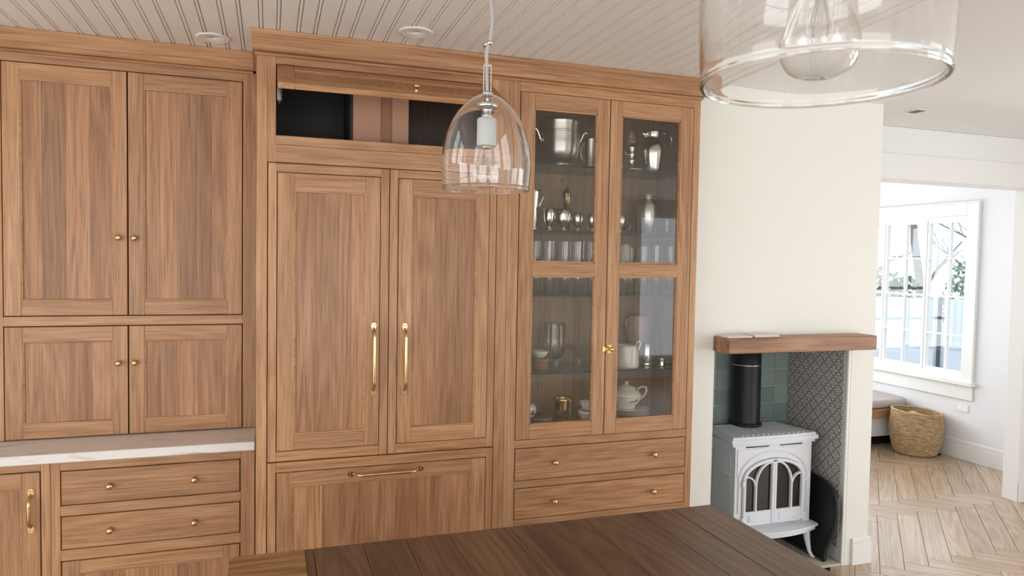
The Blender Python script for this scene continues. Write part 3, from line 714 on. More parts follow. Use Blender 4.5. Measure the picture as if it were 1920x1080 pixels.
# brass cupboard catch
cz = 1.253
cat = part('cupboard_catch', MB().prism([(1.447 + .014 * math.cos(a) * (1 + .25 * math.cos(6 * a)), cz + .021 * math.sin(a) * (1 + .18 * math.cos(6 * a))) for a in [2 * PI * i / 36 for i in range(36)]], 'y', -.006, -.001).box(1.416, 1.4275, -.0055, -.001, cz - .013, cz + .013, .001).box(1.4225, 1.441, -.010, -.0055, cz - .006, cz + .006, .001), 'brass_bright', dc)
part('turn_knob', MB().lathe([(.006, 0), (.006, .012), (.0095, .016), (.010, .021), (.006, .026), (0, .0265)], 14).rot(Matrix.Translation((1.449, -.006, cz)) @ Matrix.Rotation(PI / 2, 4, 'X')), 'brass_bright', cat)
SH = (2.072, 1.781, 1.494, 1.147)
for z in SH:
    s_ = part('glass_shelf', MB().box(DX0 + .022, DX1 - .022, .055, IB - .004, z - .008, z), 'shelf_glass', dc)
    part('polished_edge', MB().box(DX0 + .022, DX1 - .022, .0535, .0549, z - .008, z), 'shelf_edge', s_)

# --- crown boards at the ceiling
struct('trim_3', MB().box(TX0 - .016, DX1 + .016, -.030, .12, 2.413, CB - .0005, .002).box(TX0 - .008, DX1 + .008, -.012, .11, 2.4015, 2.413, .003).box(TX0 - .016, TX0 - .0005, .12, .31, 2.413, CB - .0005, .002).box(TX0 - .008, TX0 - .0005, .11, .325, 2.4015, 2.413, .003), 'oak_across', 'oak crown board over the refrigerator and display cabinet')
struct('trim_4', MB().box(-1.6, TX0 - .017, .310, .45, 2.416, CB - .0005, .002).box(-1.6, TX0 - .017, .325, .44, 2.406, 2.416, .003), 'oak_across', 'oak crown board over the hutch cabinet')

# ------------------------------------------------------------------ island
il = thing('kitchen_island', (.593, -1.87, 0), 'kitchen island with a dark oak plank top in the foreground', 'island')
IX0, IX1, IY0, IY1 = -.09, 1.275, -2.66, -1.055
part('base', MB().box(-.02, 1.20, -2.58, -1.13, .09, .872, .003), 'oak_vertical', il)
part('plinth', MB().box(.03, 1.15, -2.53, -1.18, .001, .0895), 'dark_stain', il)
edges = [.105, .228, .338, .455, .624, .851, 1.028, 1.134, IX1]
for a, b in zip(edges, edges[1:]): part('top_board', MB().box(a + .0003, b - .0003, IY0, IY1, .874, .914, .002), 'island_board', il)
part('end_strip', MB().box(.084, .1045, IY0, IY1, .874, .914, .002), 'island_board', il)
nbd = 5
for i in range(nbd):
    a = IY0 + (IY1 - IY0) * i / nbd; b = IY0 + (IY1 - IY0) * (i + 1) / nbd
    if i == nbd - 1:
        c_ = .02; po = [(IX0, a)] + [(IX0 + c_ - c_ * math.cos(t), b - c_ + c_ * math.sin(t)) for t in [PI / 2 * k / 6 for k in range(7)]] + [(.0838, b), (.0838, a)]
        part('end_board', MB().prism(po, 'z', .874, .914), 'island_end', il)
    else: part('end_board', MB().box(IX0, .0838, a, b - .0003, .874, .914, .002), 'island_end', il)

# ------------------------------------------------------------------ recessed ceiling lights and sensor
for (x_, y_), lb in (((-.212, .163), 'round white recessed ceiling light above the hutch cabinet'), ((.515, -.203), 'round white recessed ceiling light in front of the lift-up cupboard')):
    t = thing('recessed_light', (x_, y_, CB), lb, 'ceiling light', 'recessed lights in the beadboard ceiling')
    part('trim_ring', MB().lathe([(.047, -.0005), (.064, -.0015), (.0645, -.0035), (.060, -.0062), (.050, -.0075), (.047, -.006)], 40, closed=True), 'trim_paint', t, local=True)
    part('baffle', MB().lathe([(.0469, -.006), (.040, -.0045), (.032, -.003), (.0005, -.0025), (.0005, -.0015), (.046, -.0008)], 40, closed=True), 'lamp_diffuser', t, local=True)
vt = thing('ceiling_sensor', (3.43, .21, CP), 'small dark rectangular slot vent in the plaster ceiling', 'vent')
part('plate', B(3.385, 3.48, .165, .255, CP - .004, CP - .0005, .001), 'trim_paint', vt)
part('grille', B(3.405, 3.46, .175, .245, CP - .0055, CP - .0041, .0005), 'smoke_frame', vt)

# ------------------------------------------------------------------ glass pendants
def make_pendant(loc, tilt, label, bend):
    t = thing('pendant_lamp', loc, label, 'pendant lamp', 'clear glass pendants over the island')
    outer = [(.1005, 0), (.1025, .025), (.1035, .058), (.101, .0886), (.0936, .121), (.081, .154), (.0632, .181), (.040, .204), (.024, .2135), (.013, .2175)]
    # smooth the outline with a Catmull-Rom spline
    def smooth(P, n=4):
        o = []
        for i in range(len(P) - 1):
            p0, p1, p2, p3 = P[max(i - 1, 0)], P[i], P[i + 1], P[min(i + 2, len(P) - 1)]
            for k in range(n):
                u = k / n
                o.append(tuple(.5 * (2 * p1[j] + (p2[j] - p0[j]) * u + (2 * p0[j] - 5 * p1[j] + 4 * p2[j] - p3[j]) * u * u + (3 * p1[j] - p0[j] - 3 * p2[j] + p3[j]) * u ** 3) for j in (0, 1)))
        return o + [P[-1]]
    so = smooth(outer); th = .0028
    inner = []
    for i, (r, z) in enumerate(so):
        a_, b_ = so[max(i - 1, 0)], so[min(i + 1, len(so) - 1)]; tx, tz = b_[0] - a_[0], b_[1] - a_[1]; q_ = math.hypot(tx, tz)
        inner.append((max(r - th * tz / q_, .0095), z + th * tx / q_))
    rc = so[0][0] - th * .5
    prof = [(rc + .0027 * math.cos(t), -.0012 + .0027 * math.sin(t)) for t in [math.radians(50 - 280 * k / 9) for k in range(10)]]
    ring = so[1:] + inner[1:][::-1] + prof[::-1]
    wob = lambda a, z: .006 * math.sin(2 * a + 1 + z * 9) + .004 * math.sin(3 * a + z * 20)
    part('glass_shade', MB().lathe(ring, 72, closed=True, wob=wob), 'blown_glass', t, local=True)
    cp_ = part('clamp_disc', MB().lathe([(0, .196), (.0245, .196), (.0255, .194), (.0255, .188), (.0245, .186), (.0115, .186), (.0115, .171), (.0128, .171), (.0128, .164), (.009, .161), (0, .161)], 32), 'nickel', t, local=True)
    part('top_collar', MB().lathe([(0, .216), (.0125, .216), (.0135, .2185), (.0125, .222), (.008, .224), (0, .224)], 24).box(-.0095, -.0075, -.004, .004, .222, .285).box(.0075, .0095, -.004, .004, .222, .285).box(-.0095, .0095, -.0035, .0035, .281, .285), 'nickel', t, local=True)
    part('stem', MB().lathe([(.004, .196), (.004, .217)], 12), 'nickel', t, local=True)
    part('socket', MB().lathe([(0, .162), (.021, .162), (.0228, .159), (.0228, .101), (.0215, .0985), (0, .0985)], 28), 'porcelain_socket', t, local=True)
    bo = smooth([(.0125, .0985), (.0135, .088), (.0185, .072), (.027, .053), (.0325, .036), (.0325, .022), (.026, .008), (.013, .0015), (.0, .0003)], 3)
    bi = [(max(r - .0008, 0), z + (.0008 if i > len(bo) * .6 else 0)) for i, (r, z) in enumerate(bo)]
    bulb = part('bulb', MB().lathe([(r, z) for r, z in bo], 32), 'bulb_glass', t, local=True)
    part('bulb_cap', MB().lathe([(0, .0984), (.0124, .0984), (.0124, .0955), (.0105, .092), (0, .092)], 20), 'bulb_cap', bulb, local=True)
    part('filament_stem', MB().lathe([(0, .0919), (.005, .0919), (.0035, .075), (.002, .052), (.003, .048), (0, .047)], 12), 'bulb_glass', bulb, local=True)
    fil = MB()
    for k in range(4):
        a = PI / 2 * k + .4; fil.tube([(.002 * math.cos(a), .002 * math.sin(a), .075), (.009 * math.cos(a), .009 * math.sin(a), .05), (.007 * math.cos(a + .5), .007 * math.sin(a + .5), .028), (.003 * math.cos(a + .8), .003 * math.sin(a + .8), .026)], .0006, 5)
    part('filament', fil, 'cord_grey', bulb, local=True)
    top = CB - loc[2]
    pts = [(0, 0, .224), (-.001, 0, .250), (-.002, 0, .285), (-.003, 0, .31), (.0, 0, .328), (.005, 0, .345), (.008, 0, .37), (.0085, 0, .40), (.005, 0, .43), (.002, 0, .47), (0, 0, .55), (0, 0, top - .026)]
    pts = [(p[0] * bend, p[1], p[2]) for p in pts]
    P2 = []
    for i in range(len(pts) - 1):
        p0, p1, p2, p3 = [Vector(pts[max(0, min(len(pts) - 1, i + k))]) for k in (-1, 0, 1, 2)]
        for k in range(4):
            u = k / 4; P2.append(.5 * (2 * p1 + (p2 - p0) * u + (2 * p0 - 5 * p1 + 4 * p2 - p3) * u * u + (3 * p1 - p0 - 3 * p2 + p3) * u ** 3))
    P2.append(Vector(pts[-1]))
    part('cord', MB().tube(P2, .0043, 10), 'cord_grey', t, local=True)
    part('cord_grip', MB().ball((.004 * bend, 0, .336), .0068, 12).tube([(.004 * bend - .002, 0, .336), (-.011, .006, .330)], .0045, 8), 'nickel', t, local=True)
    part('canopy', MB().lathe([(.0, top - .026), (.012, top - .026), (.05, top - .02), (.06, top - .006), (.06, top - .0008), (0, top - .0008)], 32), 'nickel', t, local=True)
    t.rotation_euler = tilt
    return t
make_pendant((.475, -1.284, 1.812), (0, 0, math.radians(-18)), 'clear glass bell pendant lamp hanging before the refrigerator, far end of island', 1.0)
make_pendant((.4536, -2.3697, 1.811), (0, 0, math.radians(60)), 'large near clear glass bell pendant lamp cut by the top of the picture', 1.0)

# ------------------------------------------------------------------ mantel, stove and fire screen
mt = thing('mantel_shelf', (2.56, .09, 1.205), 'thick oak beam mantel shelf above the stove niche', 'mantel')
part('beam', B(2.107, 3.022, .025, WF - .0005, 1.207, 1.281, .003), 'mantel_oak', mt)
for x0, x1, y0, y1, h, lb in ((2.10, 2.255, .045, .135, .009, 'pale flat stone sample lying at the left end of the mantel shelf'), (2.262, 2.42, .05, .145, .012, 'pale pink flat stone slab, right one of two on the mantel shelf')):
    o = part('stone_slab', B(x0 + .012, x1, y0, y1, 1.2815, 1.2815 + h, .002), 'stone_sample', bottom=True); tag(o, lb, 'stone slab')
SX, SF = 2.615, .30      # stove centre and front face of the body
sv = thing('wood_stove', (SX, .42, .014), 'white enamelled cast iron wood stove with arched glass doors in the niche', 'stove')
bw = .25
# body: narrower towards the back
part('body', MB().prism([(SX - bw, SF + .012), (SX + bw, SF + .012), (SX + bw - .02, .56), (SX - bw + .02, .56)], 'z', .215, .664), 'white_enamel', sv)
# left and right side relief panels
for s_ in (-1, 1):
    X0 = SX + s_ * (bw - .004)
    pts = [(.34, .30), (.34, .58)] + [(.43 - .09 * math.cos(t), .58 + .05 * math.sin(t)) for t in [PI * k / 10 for k in range(11)]] + [(.52, .58), (.52, .30)]
    mb = MB().tube([(X0 - s_ * (p - .312) * .08, p, q) for p, q in pts], .006, 6)
    mb.tube([(X0 - s_ * .002, .345, .50), (X0 - s_ * .017, .515, .50)], .005, 6)
    part('side_relief', mb, 'white_enamel', sv)
# top plate with stepped lip and cast ribs
top = MB()
def slab(z0, z1, g, gy):
    top.prism([(SX - .283 - g, .285 - gy)] + [(SX + (.283 + g) * (-1 + 2 * k / 10), .285 - gy - .012 * (1 - (-1 + 2 * k / 10) ** 2)) for k in range(1, 10)] + [(SX + .283 + g, .285 - gy), (SX + .222 + g, .575), (SX - .222 - g, .575)], 'z', z0, z1)
slab(.664, .680, -.012, -.010); slab(.680, .702, .0, .0); slab(.702, .716, -.010, -.008)
tp = part('top_plate', top, 'white_enamel', sv)
for i in range(13):
    x_ = SX - .20 + .4 * i / 12
    if abs(x_ - 2.605) < .085: y1_ = .44
    else: y1_ = .56
    part('rib', B(x_ - .006, x_ + .006, .305, y1_, .7155, .7205, .002), 'white_enamel', tp)
# front plate around the doors
ar = lambda hw, rise, z0, n=24: [(SX + hw * math.cos(PI - PI * k / n), z0 + rise * math.sin(PI - PI * k / n)) for k in range(n + 1)]
fp = MB()
FY = SF - .001
out = [(SX - bw, .215), (SX - bw, .664), (SX + bw, .664), (SX + bw, .215)]
arc = ar(.205, .112, .478)
b0 = len(fp.v)
# strips between the arch and the outer rectangle, as quads column by column
for i in range(len(arc) - 1):
    (xa, za), (xb, zb) = arc[i], arc[i + 1]; k_ = len(fp.v)
    for yy in (FY, SF + .013): fp.v += [(xa, yy, za), (xb, yy, zb), (xb, yy, .664), (xa, yy, .664)]
    for f in ((0, 1, 2, 3), (7, 6, 5, 4), (0, 4, 5, 1), (2, 6, 7, 3)): fp.quad([k_ + v for v in f])
fp.box(SX - bw, SX - .205, FY, SF + .013, .215, .664, 0); fp.box(SX + .205, SX + bw, FY, SF + .013, .215, .664, 0)
part('front_plate', fp, 'white_enamel', sv)
part('arch_moulding', MB().bar([(SX - .225, .30)] + ar(.225, .150, .478) + [(SX + .225, .30)], .012, FY - .007, FY), 'white_enamel', sv)
for s_ in (-1, 1): part('corner_moulding', MB().bar([(SX + s_ * .236, .50), (SX + s_ * .236, .646), (SX + s_ * .05, .646)], .007, FY - .005, FY), 'white_enamel', sv)
for s_ in (-1, 1): part('air_slot', MB().box(SX + s_ * .185, SX + s_ * .035, FY - .0015, FY + .004, .6535, .6605), 'black_iron', sv)
part('firebox', MB().prism([(SX - .2, .235)] + ar(.2, .108, .478) + [(SX + .2, .235)], 'y', SF + .004, SF + .010), 'fire_glass', sv)
for s_ in (-1, 1):
    lo_, hi_ = (0, 12) if s_ < 0 else (12, 24)
    half = ar(.192, .100, .478)[lo_:hi_ + 1]
    if s_ > 0: half = half[::-1]
    path = [(SX + s_ * .192, .235)] + half + [(SX + s_ * .0075, .578)] + [(SX + s_ * .0075, .235)]
    dv = part('glass_door', MB().bar(path, .018, FY - .014, SF + .003), 'white_enamel', sv)
    # pointed arch bar and small outer arch
    e_ = [(SX + s_ * (.012 + .098 * (1 - math.cos(t))), .566 - .115 * math.sin(t)) for t in [PI / 2 * k / 10 for k in range(11)]]
    e_ = [(SX + s_ * (.012 + .105 * math.sin(t)), .568 - .125 * (1 - math.cos(t))) for t in [PI / 2 * k / 12 for k in range(13)]] + [(SX + s_ * .117, .30)]
    part('mullion', MB().bar(e_, .012, FY - .012, SF + .003), 'white_enamel', dv)
    g_ = [(SX + s_ * (.187 - .066 * math.sin(t)), .497 - .055 * (1 - math.cos(t))) for t in [PI / 2 * k / 10 for k in range(11)]]
    part('mullion', MB().bar(g_, .010, FY - .012, SF + .003), 'white_enamel', dv)
    part('lower_panel', B(SX + s_ * .183, SX + s_ * .016, FY - .009, SF + .003, .228, .304, .002), 'white_enamel', dv)
    part('raised_field', MB().box(SX + s_ * .165, SX + s_ * .034, FY - .013, FY - .009, .246, .288, .003).box(SX + s_ * .158, SX + s_ * .041, FY - .015, FY - .012, .253, .281, .002), 'white_enamel', dv)
    for z_ in (.262, .462):
        part('hinge', MB().lathe([(0, -.014), (.009, -.014), (.0095, -.008), (.0075, -.004), (.0095, .002), (.0095, .012), (0, .014)], 12, SX + s_ * .204, FY - .012, z_), 'white_enamel', dv)
# ash shelf and legs
ash = MB().prism([(SX - .262, .30)] + [(SX + .262 * (-1 + 2 * k / 12), .262 - .05 * (1 - (-1 + 2 * k / 12) ** 2)) for k in range(13)] + [(SX + .262, .30)], 'z', .178, .200)
ash.prism([(SX - .272, .33)] + [(SX + .272 * (-1 + 2 * k / 12), .252 - .05 * (1 - (-1 + 2 * k / 12) ** 2)) for k in range(13)] + [(SX + .272, .33)], 'z', .200, .213)
part('ash_shelf', ash, 'white_enamel', sv)
part('base_plate', MB().box(SX - .235, SX + .235, .30, .55, .175, .2145, .004), 'white_enamel', sv)
for sx_ in (-1, 1):
    for y_, d_ in ((.295, -1), (.53, 1)):
        P_ = [(SX + sx_ * .222, y_, .195), (SX + sx_ * .228, y_ + d_ * .004, .15), (SX + sx_ * .233, y_ + d_ * .010, .10), (SX + sx_ * .240, y_ + d_ * .018, .05), (SX + sx_ * .252, y_ + d_ * .028, .024), (SX + sx_ * .262, y_ + d_ * .036, .0205)]
        part('leg', MB().tube(P_, [.024, .020, .015, .0105, .0085, .006], 10), 'white_enamel', sv)
pp = thing('stove_pipe', (2.605, .545, .72), 'black round stove pipe rising from the white stove', 'stove pipe')
part('pipe', MB().lathe([(0, .722), (.092, .722), (.092, .733), (.086, .736), (.0815, .742), (.0815, 1.070), (.0805, 1.072), (.0805, 1.2435), (0, 1.2435)], 40, 2.605, .545), 'black_pipe', pp)
part('joint_band', MB().lathe([(.0817, 1.064), (.0835, 1.065), (.0835, 1.0705), (.0812, 1.072)], 40, 2.605, .545, closed=True), 'nickel', pp)
# fire screen leaning on the printed tiles
fs = thing('fire_screen', (2.9, .36, .014), 'black curved top iron fire screen leaning on the patterned tile beside the stove', 'fire screen')
ol = [(.205, .0), (.21, .03), (.165, .20), (.155, .28)] + [(.33 - .17 * math.cos(t), .30 + .135 * math.sin(t)) for t in [PI / 2 * k / 10 for k in range(11)]] + [(.42, .445)] + [(.42 + .17 * math.sin(t), .30 + .145 * math.cos(t)) for t in [PI / 2 * k / 10 for k in range(1, 11)]] + [(.59, .2), (.55, .0)]
def lean(mb):
    M = Matrix.Translation((2.895, 0, .0165)) @ Matrix.Rotation(math.radians(6.5), 4, 'Y'); return mb.rot(M)
part('plate', lean(MB().prism(ol, 'x', 0, .010)), 'black_iron', fs)
rim_pts = [(-.004, p, q) for p, q in ol]
part('raised_rim', lean(MB().tube(rim_pts + [rim_pts[0]], .010, 8)), 'black_iron', fs)
part('floor_lug', lean(MB().box(-.012, .012, .200, .216, .002, .03, .002)), 'black_iron', fs)

# ------------------------------------------------------------------ nook bench and basket
bn = thing('window_bench', (4.6, 2.6, 0), 'built-in bench with oak rail and grey boucle cushion below the nook window', 'bench')
part('seat_rail', B(3.6, XR - .003, 2.085, 2.125, .268, .352, .004), 'bench_oak', bn)
part('seat_board', B(3.6, XR - .003, 2.126, 3.19, .325, .352, .002), 'bench_oak', bn)
part('base_panel', B(3.6, XR - .003, 2.13, 3.19, .09, .266, .002), 'trim_paint', bn)
part('toe_recess', MB().box(3.6, XR - .02, 2.2, 3.19, .002, .0898), 'dark_gap', bn)
def cushion(x0, x1, y0, y1, z0, z1, r=.032):
    mb = MB(); nx_, ny_ = 26, 14
    def sup(u, e=.16): return math.copysign(abs(u) ** e, u) if u else 0
    prof = []
    rows = []
    for iz in range(9):
        t = -PI / 2 + PI * iz / 8; rows.append((math.cos(t) ** .5 if math.cos(t) > 0 else 0, math.sin(t)))
    # rounded box: superellipse section in plan, rolled edge in height
    hx, hy, hz = (x1 - x0) / 2, (y1 - y0) / 2, (z1 - z0) / 2; cx, cy, cz_ = (x0 + x1) / 2, (y0 + y1) / 2, (z0 + z1) / 2
    N = 64; b = len(mb.v)
    for c_, s_ in rows:
        ins = r * (1 - c_)
        for k in range(N):
            a = 2 * PI * k / N; ca, sa = math.cos(a), math.sin(a)
            px_, py_ = sup(ca, .22) * (hx - ins), sup(sa, .22) * (hy - ins); mb.v.append((cx + px_, cy + py_, cz_ + s_ * hz + .002 * math.sin(9 * px_ + 3)))
    for i in range(8):
        for k in range(N):
            k2 = (k + 1) % N; mb.quad((b + i * N + k, b + i * N + k2, b + (i + 1) * N + k2, b + (i + 1) * N + k), True)
    mb.quad([b + k for k in range(N)][::-1]); mb.quad([b + 8 * N + k for k in range(N)], True)
    return mb
o = part('seat_cushion', cushion(3.62, XR - .006, 2.072, 3.17, .3555, .430), 'boucle', bottom=True); tag(o, 'grey boucle seat cushion on the bench below the nook window', 'cushion')
op = thing('wall_outlet', (XR - .003, 1.60, .44), 'white outlet plate low on the nook wall right of the basket', 'outlet')
part('plate', B(XR - .006, XR - .0005, 1.545, 1.655, .405, .475, .002), 'trim_paint', op)
for y_ in (1.575, 1.625): part('socket', B(XR - .0075, XR - .0061, y_ - .015, y_ + .015, .423, .457, .0006), 'lamp_diffuser', op)
KX, KY = 5.405, 1.858
bk = thing('woven_basket', (KX, KY, .001), 'round woven grass basket standing in front of the nook bench', 'basket')
def bprof(t):   # radius up the wall of the basket
    return .165 + .042 * math.sin(min(1, t * 1.6) * PI / 2) - .012 * max(0, t - .6) / .4
rings = MB(); NR = 26
for i in range(NR):
    t = (i + .5) / NR; r_ = bprof(t); z_ = .012 + .352 * t
    pts = []; NN = 72
    for k in range(NN + 1):
        a = 2 * PI * k / NN; zz = z_ + .012 * t * math.cos(a - 2.5)
        rr = r_ + (.0022 if (k + i) % 2 else -.0012); pts.append((KX + rr * math.cos(a), KY + rr * math.sin(a), zz))
    rings.tube(pts, .0078, 6, caps=False)
part('woven_wall', rings, 'woven_grass', bk)
part('floor_disc', MB().lathe([(0, .001), (.150, .001), (.163, .008), (.160, .016), (0, .016)], 40, KX, KY), 'woven_grass', bk)
rp = [(KX + .196 * math.cos(a), KY + .196 * math.sin(a), .372 + .012 * math.cos(a - 2.5)) for a in [2 * PI * k / 72 for k in range(73)]]
part('rim', MB().tube(rp, .0095, 8, caps=False), 'woven_grass', bk)
thb = MB()
N1, N2 = 14, 10; b_ = 0
for i in range(N1 + 1):
    for j in range(N2 + 1):
        u, v = i / N1, j / N2; thb.v.append((KX - .15 + .24 * u, KY - .10 + .2 * v, .352 + .03 * math.sin(3 * u + 1) * math.cos(2.5 * v) - .05 * (u - .4) ** 2 + .004 * math.sin(40 * u) * math.sin(30 * v)))
for i in range(N1):
    for j in range(N2): q = i * (N2 + 1) + j; thb.quad((q, q + 1, q + N2 + 2, q + N2 + 1), True)
nv = len(thb.v); thb.v += [(p[0], p[1], p[2] - .02) for p in thb.v]; thb.f += [tuple(nv + i for i in f[::-1]) for f in thb.f[:N1 * N2]]; thb.m += [0] * (N1 * N2); thb.sm += [True] * (N1 * N2)
rim_idx = [i * (N2 + 1) for i in range(N1 + 1)] + [N1 * (N2 + 1) + j for j in range(1, N2 + 1)] + [i * (N2 + 1) + N2 for i in range(N1 - 1, -1, -1)] + [j for j in range(N2 - 1, 0, -1)]
for a, b in zip(rim_idx, rim_idx[1:] + rim_idx[:1]): thb.quad((a, b, b + nv, a + nv), True)
o = part('folded_throw', thb, 'woven_grass', bottom=True); tag(o, 'folded beige knitted throw lying inside the woven basket', 'throw')

# ------------------------------------------------------------------ outside the nook window
tag(part('garden_ground', MB().box(6.2, 40, -6, 45, -.6, -.35), 'gravel'), kind='structure', label='pale gravel yard outside the window')
vw = Vector((.765, .644, 0)); sd = Vector((.644, -.765, 0))    # outward through the window, and to the right of it
base = Vector((0, -2.88, 0))
def yard(d, r): return base + vw * d + sd * r
fn = thing('yard_fence', tuple(yard(13.5, 0)) [:2] + (-.35,), 'white panelled yard fence with dark posts outside the nook window', 'fence')
def obox(d0, d1, r0, r1, z0, z1):
    mb = MB().box(0, d1 - d0, 0, r1 - r0, z0, z1, .004); o_ = yard(d0, r0)
    M = Matrix(((vw.x, sd.x, 0, o_.x), (vw.y, sd.y, 0, o_.y), (0, 0, 1, 0), (0, 0, 0, 1))); return mb.rot(M)
r = -3.0
while r < 3.5:
    part('fence_panel', obox(13.5, 13.56, r, r + .90, -.2, 1.12), 'fence_white', fn)
    part('fence_rail', obox(13.46, 13.50, r, r + .90, .33, .38), 'fence_white', fn)
    part('fence_post', obox(13.46, 13.56, r + .93, r + .99, -.35, 1.16), 'fence_dark', fn)
    r += 1.02
gb = thing('storage_box', tuple(yard(10.5, .1))[:2] + (-.35,), 'white low storage box standing in the yard outside the window', 'box')
part('box_body', obox(10.5, 11.1, -.15, .75, -.35, .12), 'fence_white', gb); part('box_lid', obox(10.47, 11.13, -.18, .78, .121, .16), 'fence_white', gb)
hd = thing('garden_hose', tuple(yard(13.35, 1.55))[:2] + (-.35,), 'blue garden hose hanging in a loop on the yard fence', 'hose')
def hp(k, n): a = 2 * PI * k / n; q = yard(13.36, 1.55 + .13 * math.cos(a)); return (q.x, q.y, .62 + .30 * math.sin(a))
part('loop', MB().tube([hp(k, 40) for k in range(86)], .018, 8), 'fence_dark', hd)
# evergreen hedge behind the fence and bare trees
def leaf_cloud(c, rx, rz, n, size, seed):
    rg = random.Random(seed); mb = MB()
    for i in range(n):
        while True:
            p = Vector((rg.uniform(-1, 1), rg.uniform(-1, 1), rg.uniform(-1, 1)))
            if .3 < p.length < 1: break
        q = Vector((c[0] + p.x * rx, c[1] + p.y * rx, c[2] + p.z * rz)); u = Vector((rg.gauss(0, 1), rg.gauss(0, 1), rg.gauss(0, 1))).normalized() * size
        v = u.cross(Vector((rg.gauss(0, 1), rg.gauss(0, 1), rg.gauss(0, 1)))).normalized() * size * .5; b = len(mb.v)
        mb.v += [tuple(q - u), tuple(q + v), tuple(q + u), tuple(q - v)]; mb.quad((b, b + 1, b + 2, b + 3))
    return mb
for i, (d, rr_, h, lb, mt_) in enumerate(((15.2, -2.7, 1.5, 'leafy shrub behind the yard fence, left one seen through the window', 'leaf'), (15.6, -.9, 1.25, 'leafy shrub behind the yard fence, second one seen through the window', 'leaf'), (15.4, .8, 1.6, 'leafy shrub behind the yard fence, tallest one seen through the window', 'leaf_light'), (15.8, 2.5, 1.3, 'leafy shrub behind the yard fence, right one seen through the window', 'leaf'))):
    q = yard(d, rr_); t = thing('leafy_shrub', (q.x, q.y, -.35), lb, 'shrub', 'shrubs behind the yard fence')
    f = part('foliage', leaf_cloud((q.x, q.y, h * .62), .80, h * .62, 1400, .07, i), mt_, t); f['kind'] = 'stuff'
    part('stem', MB().tube([(q.x, q.y, -.35), (q.x + .05, q.y, .3), (q.x, q.y + .05, h * .8)], [.05, .04, .015], 6), 'bark', t)
q = yard(9.4, -1.25); t = thing('leafy_shrub', (q.x, q.y, -.35), 'small leafy shrub close outside the left panes of the window', 'shrub')
f = part('foliage', leaf_cloud((q.x, q.y, .55), .42, .85, 900, .035, 31), 'leaf', t); f['kind'] = 'stuff'
part('stem', MB().tube([(q.x, q.y, -.35), (q.x, q.y + .03, .2), (q.x + .03, q.y, .9)], [.025, .02, .008], 6), 'bark', t)
def bare_tree(q, h, seed, label):
    rg = random.Random(seed); t = thing('bare_tree', (q.x, q.y, -.35), label, 'tree', 'bare trees beyond the fence')
    mbt = MB(); mbb = MB()
    def grow(mb, p, d, L, r, lev):
        pts = [p]; rs = [r]
        for k in range(4):
            d = (d + Vector((rg.gauss(0, .12), rg.gauss(0, .12), rg.gauss(.02, .08)))).normalized(); pts.append(pts[-1] + d * L / 4); rs.append(r * (1 - .16 * (k + 1)))
        mb.tube(pts, rs, 5 if lev else 8, caps=False)
        if lev < 4:
            for k in range(6 if lev < 3 else 5):
                i = rg.randint(1, 4); a = rg.uniform(0, 2 * PI); s_ = Vector((math.cos(a), math.sin(a), rg.uniform(.1, .9))).normalized()
                grow(mbb, pts[i], (d * .5 + s_ * .8).normalized(), L * rg.uniform(.36, .52), rs[i] * .5, lev + 1)
    grow(mbt, Vector((q.x, q.y, -.35)), Vector((0, 0, 1)), h, h * .022, 0)
    part('trunk', mbt, 'bark', t); f = part('branches', mbb, 'bark', t); f['kind'] = 'stuff'
for i, (d, rr_, h) in enumerate(((18.5, -4.0, 5.0), (23, -2.2, 4.6), (18.5, -.4, 5.2), (23, 1.4, 4.6), (18.5, 3.2, 5.2))):
    bare_tree(yard(d, rr_), h, 50 + i, 'bare branched tree beyond the fence, %s' % ('leftmost of five seen through the window', 'second from the left of five', 'middle one of five', 'fourth from the left of five', 'rightmost of five seen through the window')[i])

# ------------------------------------------------------------------ things in the display cabinet
S1, S2, S3, S4, S5 = [z + .0004 for z in SH] + [.8884]
def lathe_thing(name, x, y, z, prof, mat, label, cat, n=32, wob=None, group=None, extra=None):
    t = thing(name, (x, y, z), label, cat, group)
    part('body', MB().lathe(prof, n, wob=wob), mat, t, local=True)
    for nm, mb, m_ in (extra or []): part(nm, mb, m_, t, local=True)
    return t
def shell(outer, th):
    """closed profile of a vessel from its outer outline (bottom centre -> rim)"""
    inner = [(max(r - th, 0), z + (th if i < 2 else 0)) for i, (r, z) in enumerate(outer)]
    inner = [p for p in inner if p[1] > outer[0][1]]
    return outer + [(inner[-1][0], outer[-1][1])] + inner[::-1][1:] + [(0, inner[0][1] + th)]
def arcpts(cx, cz, rx, rz, a0, a1, n=14, ang=0.0):
    """handle path in a vertical plane turned by ang about the vessel axis"""
    o = []
    for k in range(n + 1):
        a = math.radians(a0 + (a1 - a0) * k / n); h = cx + rx * math.cos(a); o.append((h * math.cos(ang), h * math.sin(ang), cz + rz * math.sin(a)))
    return o
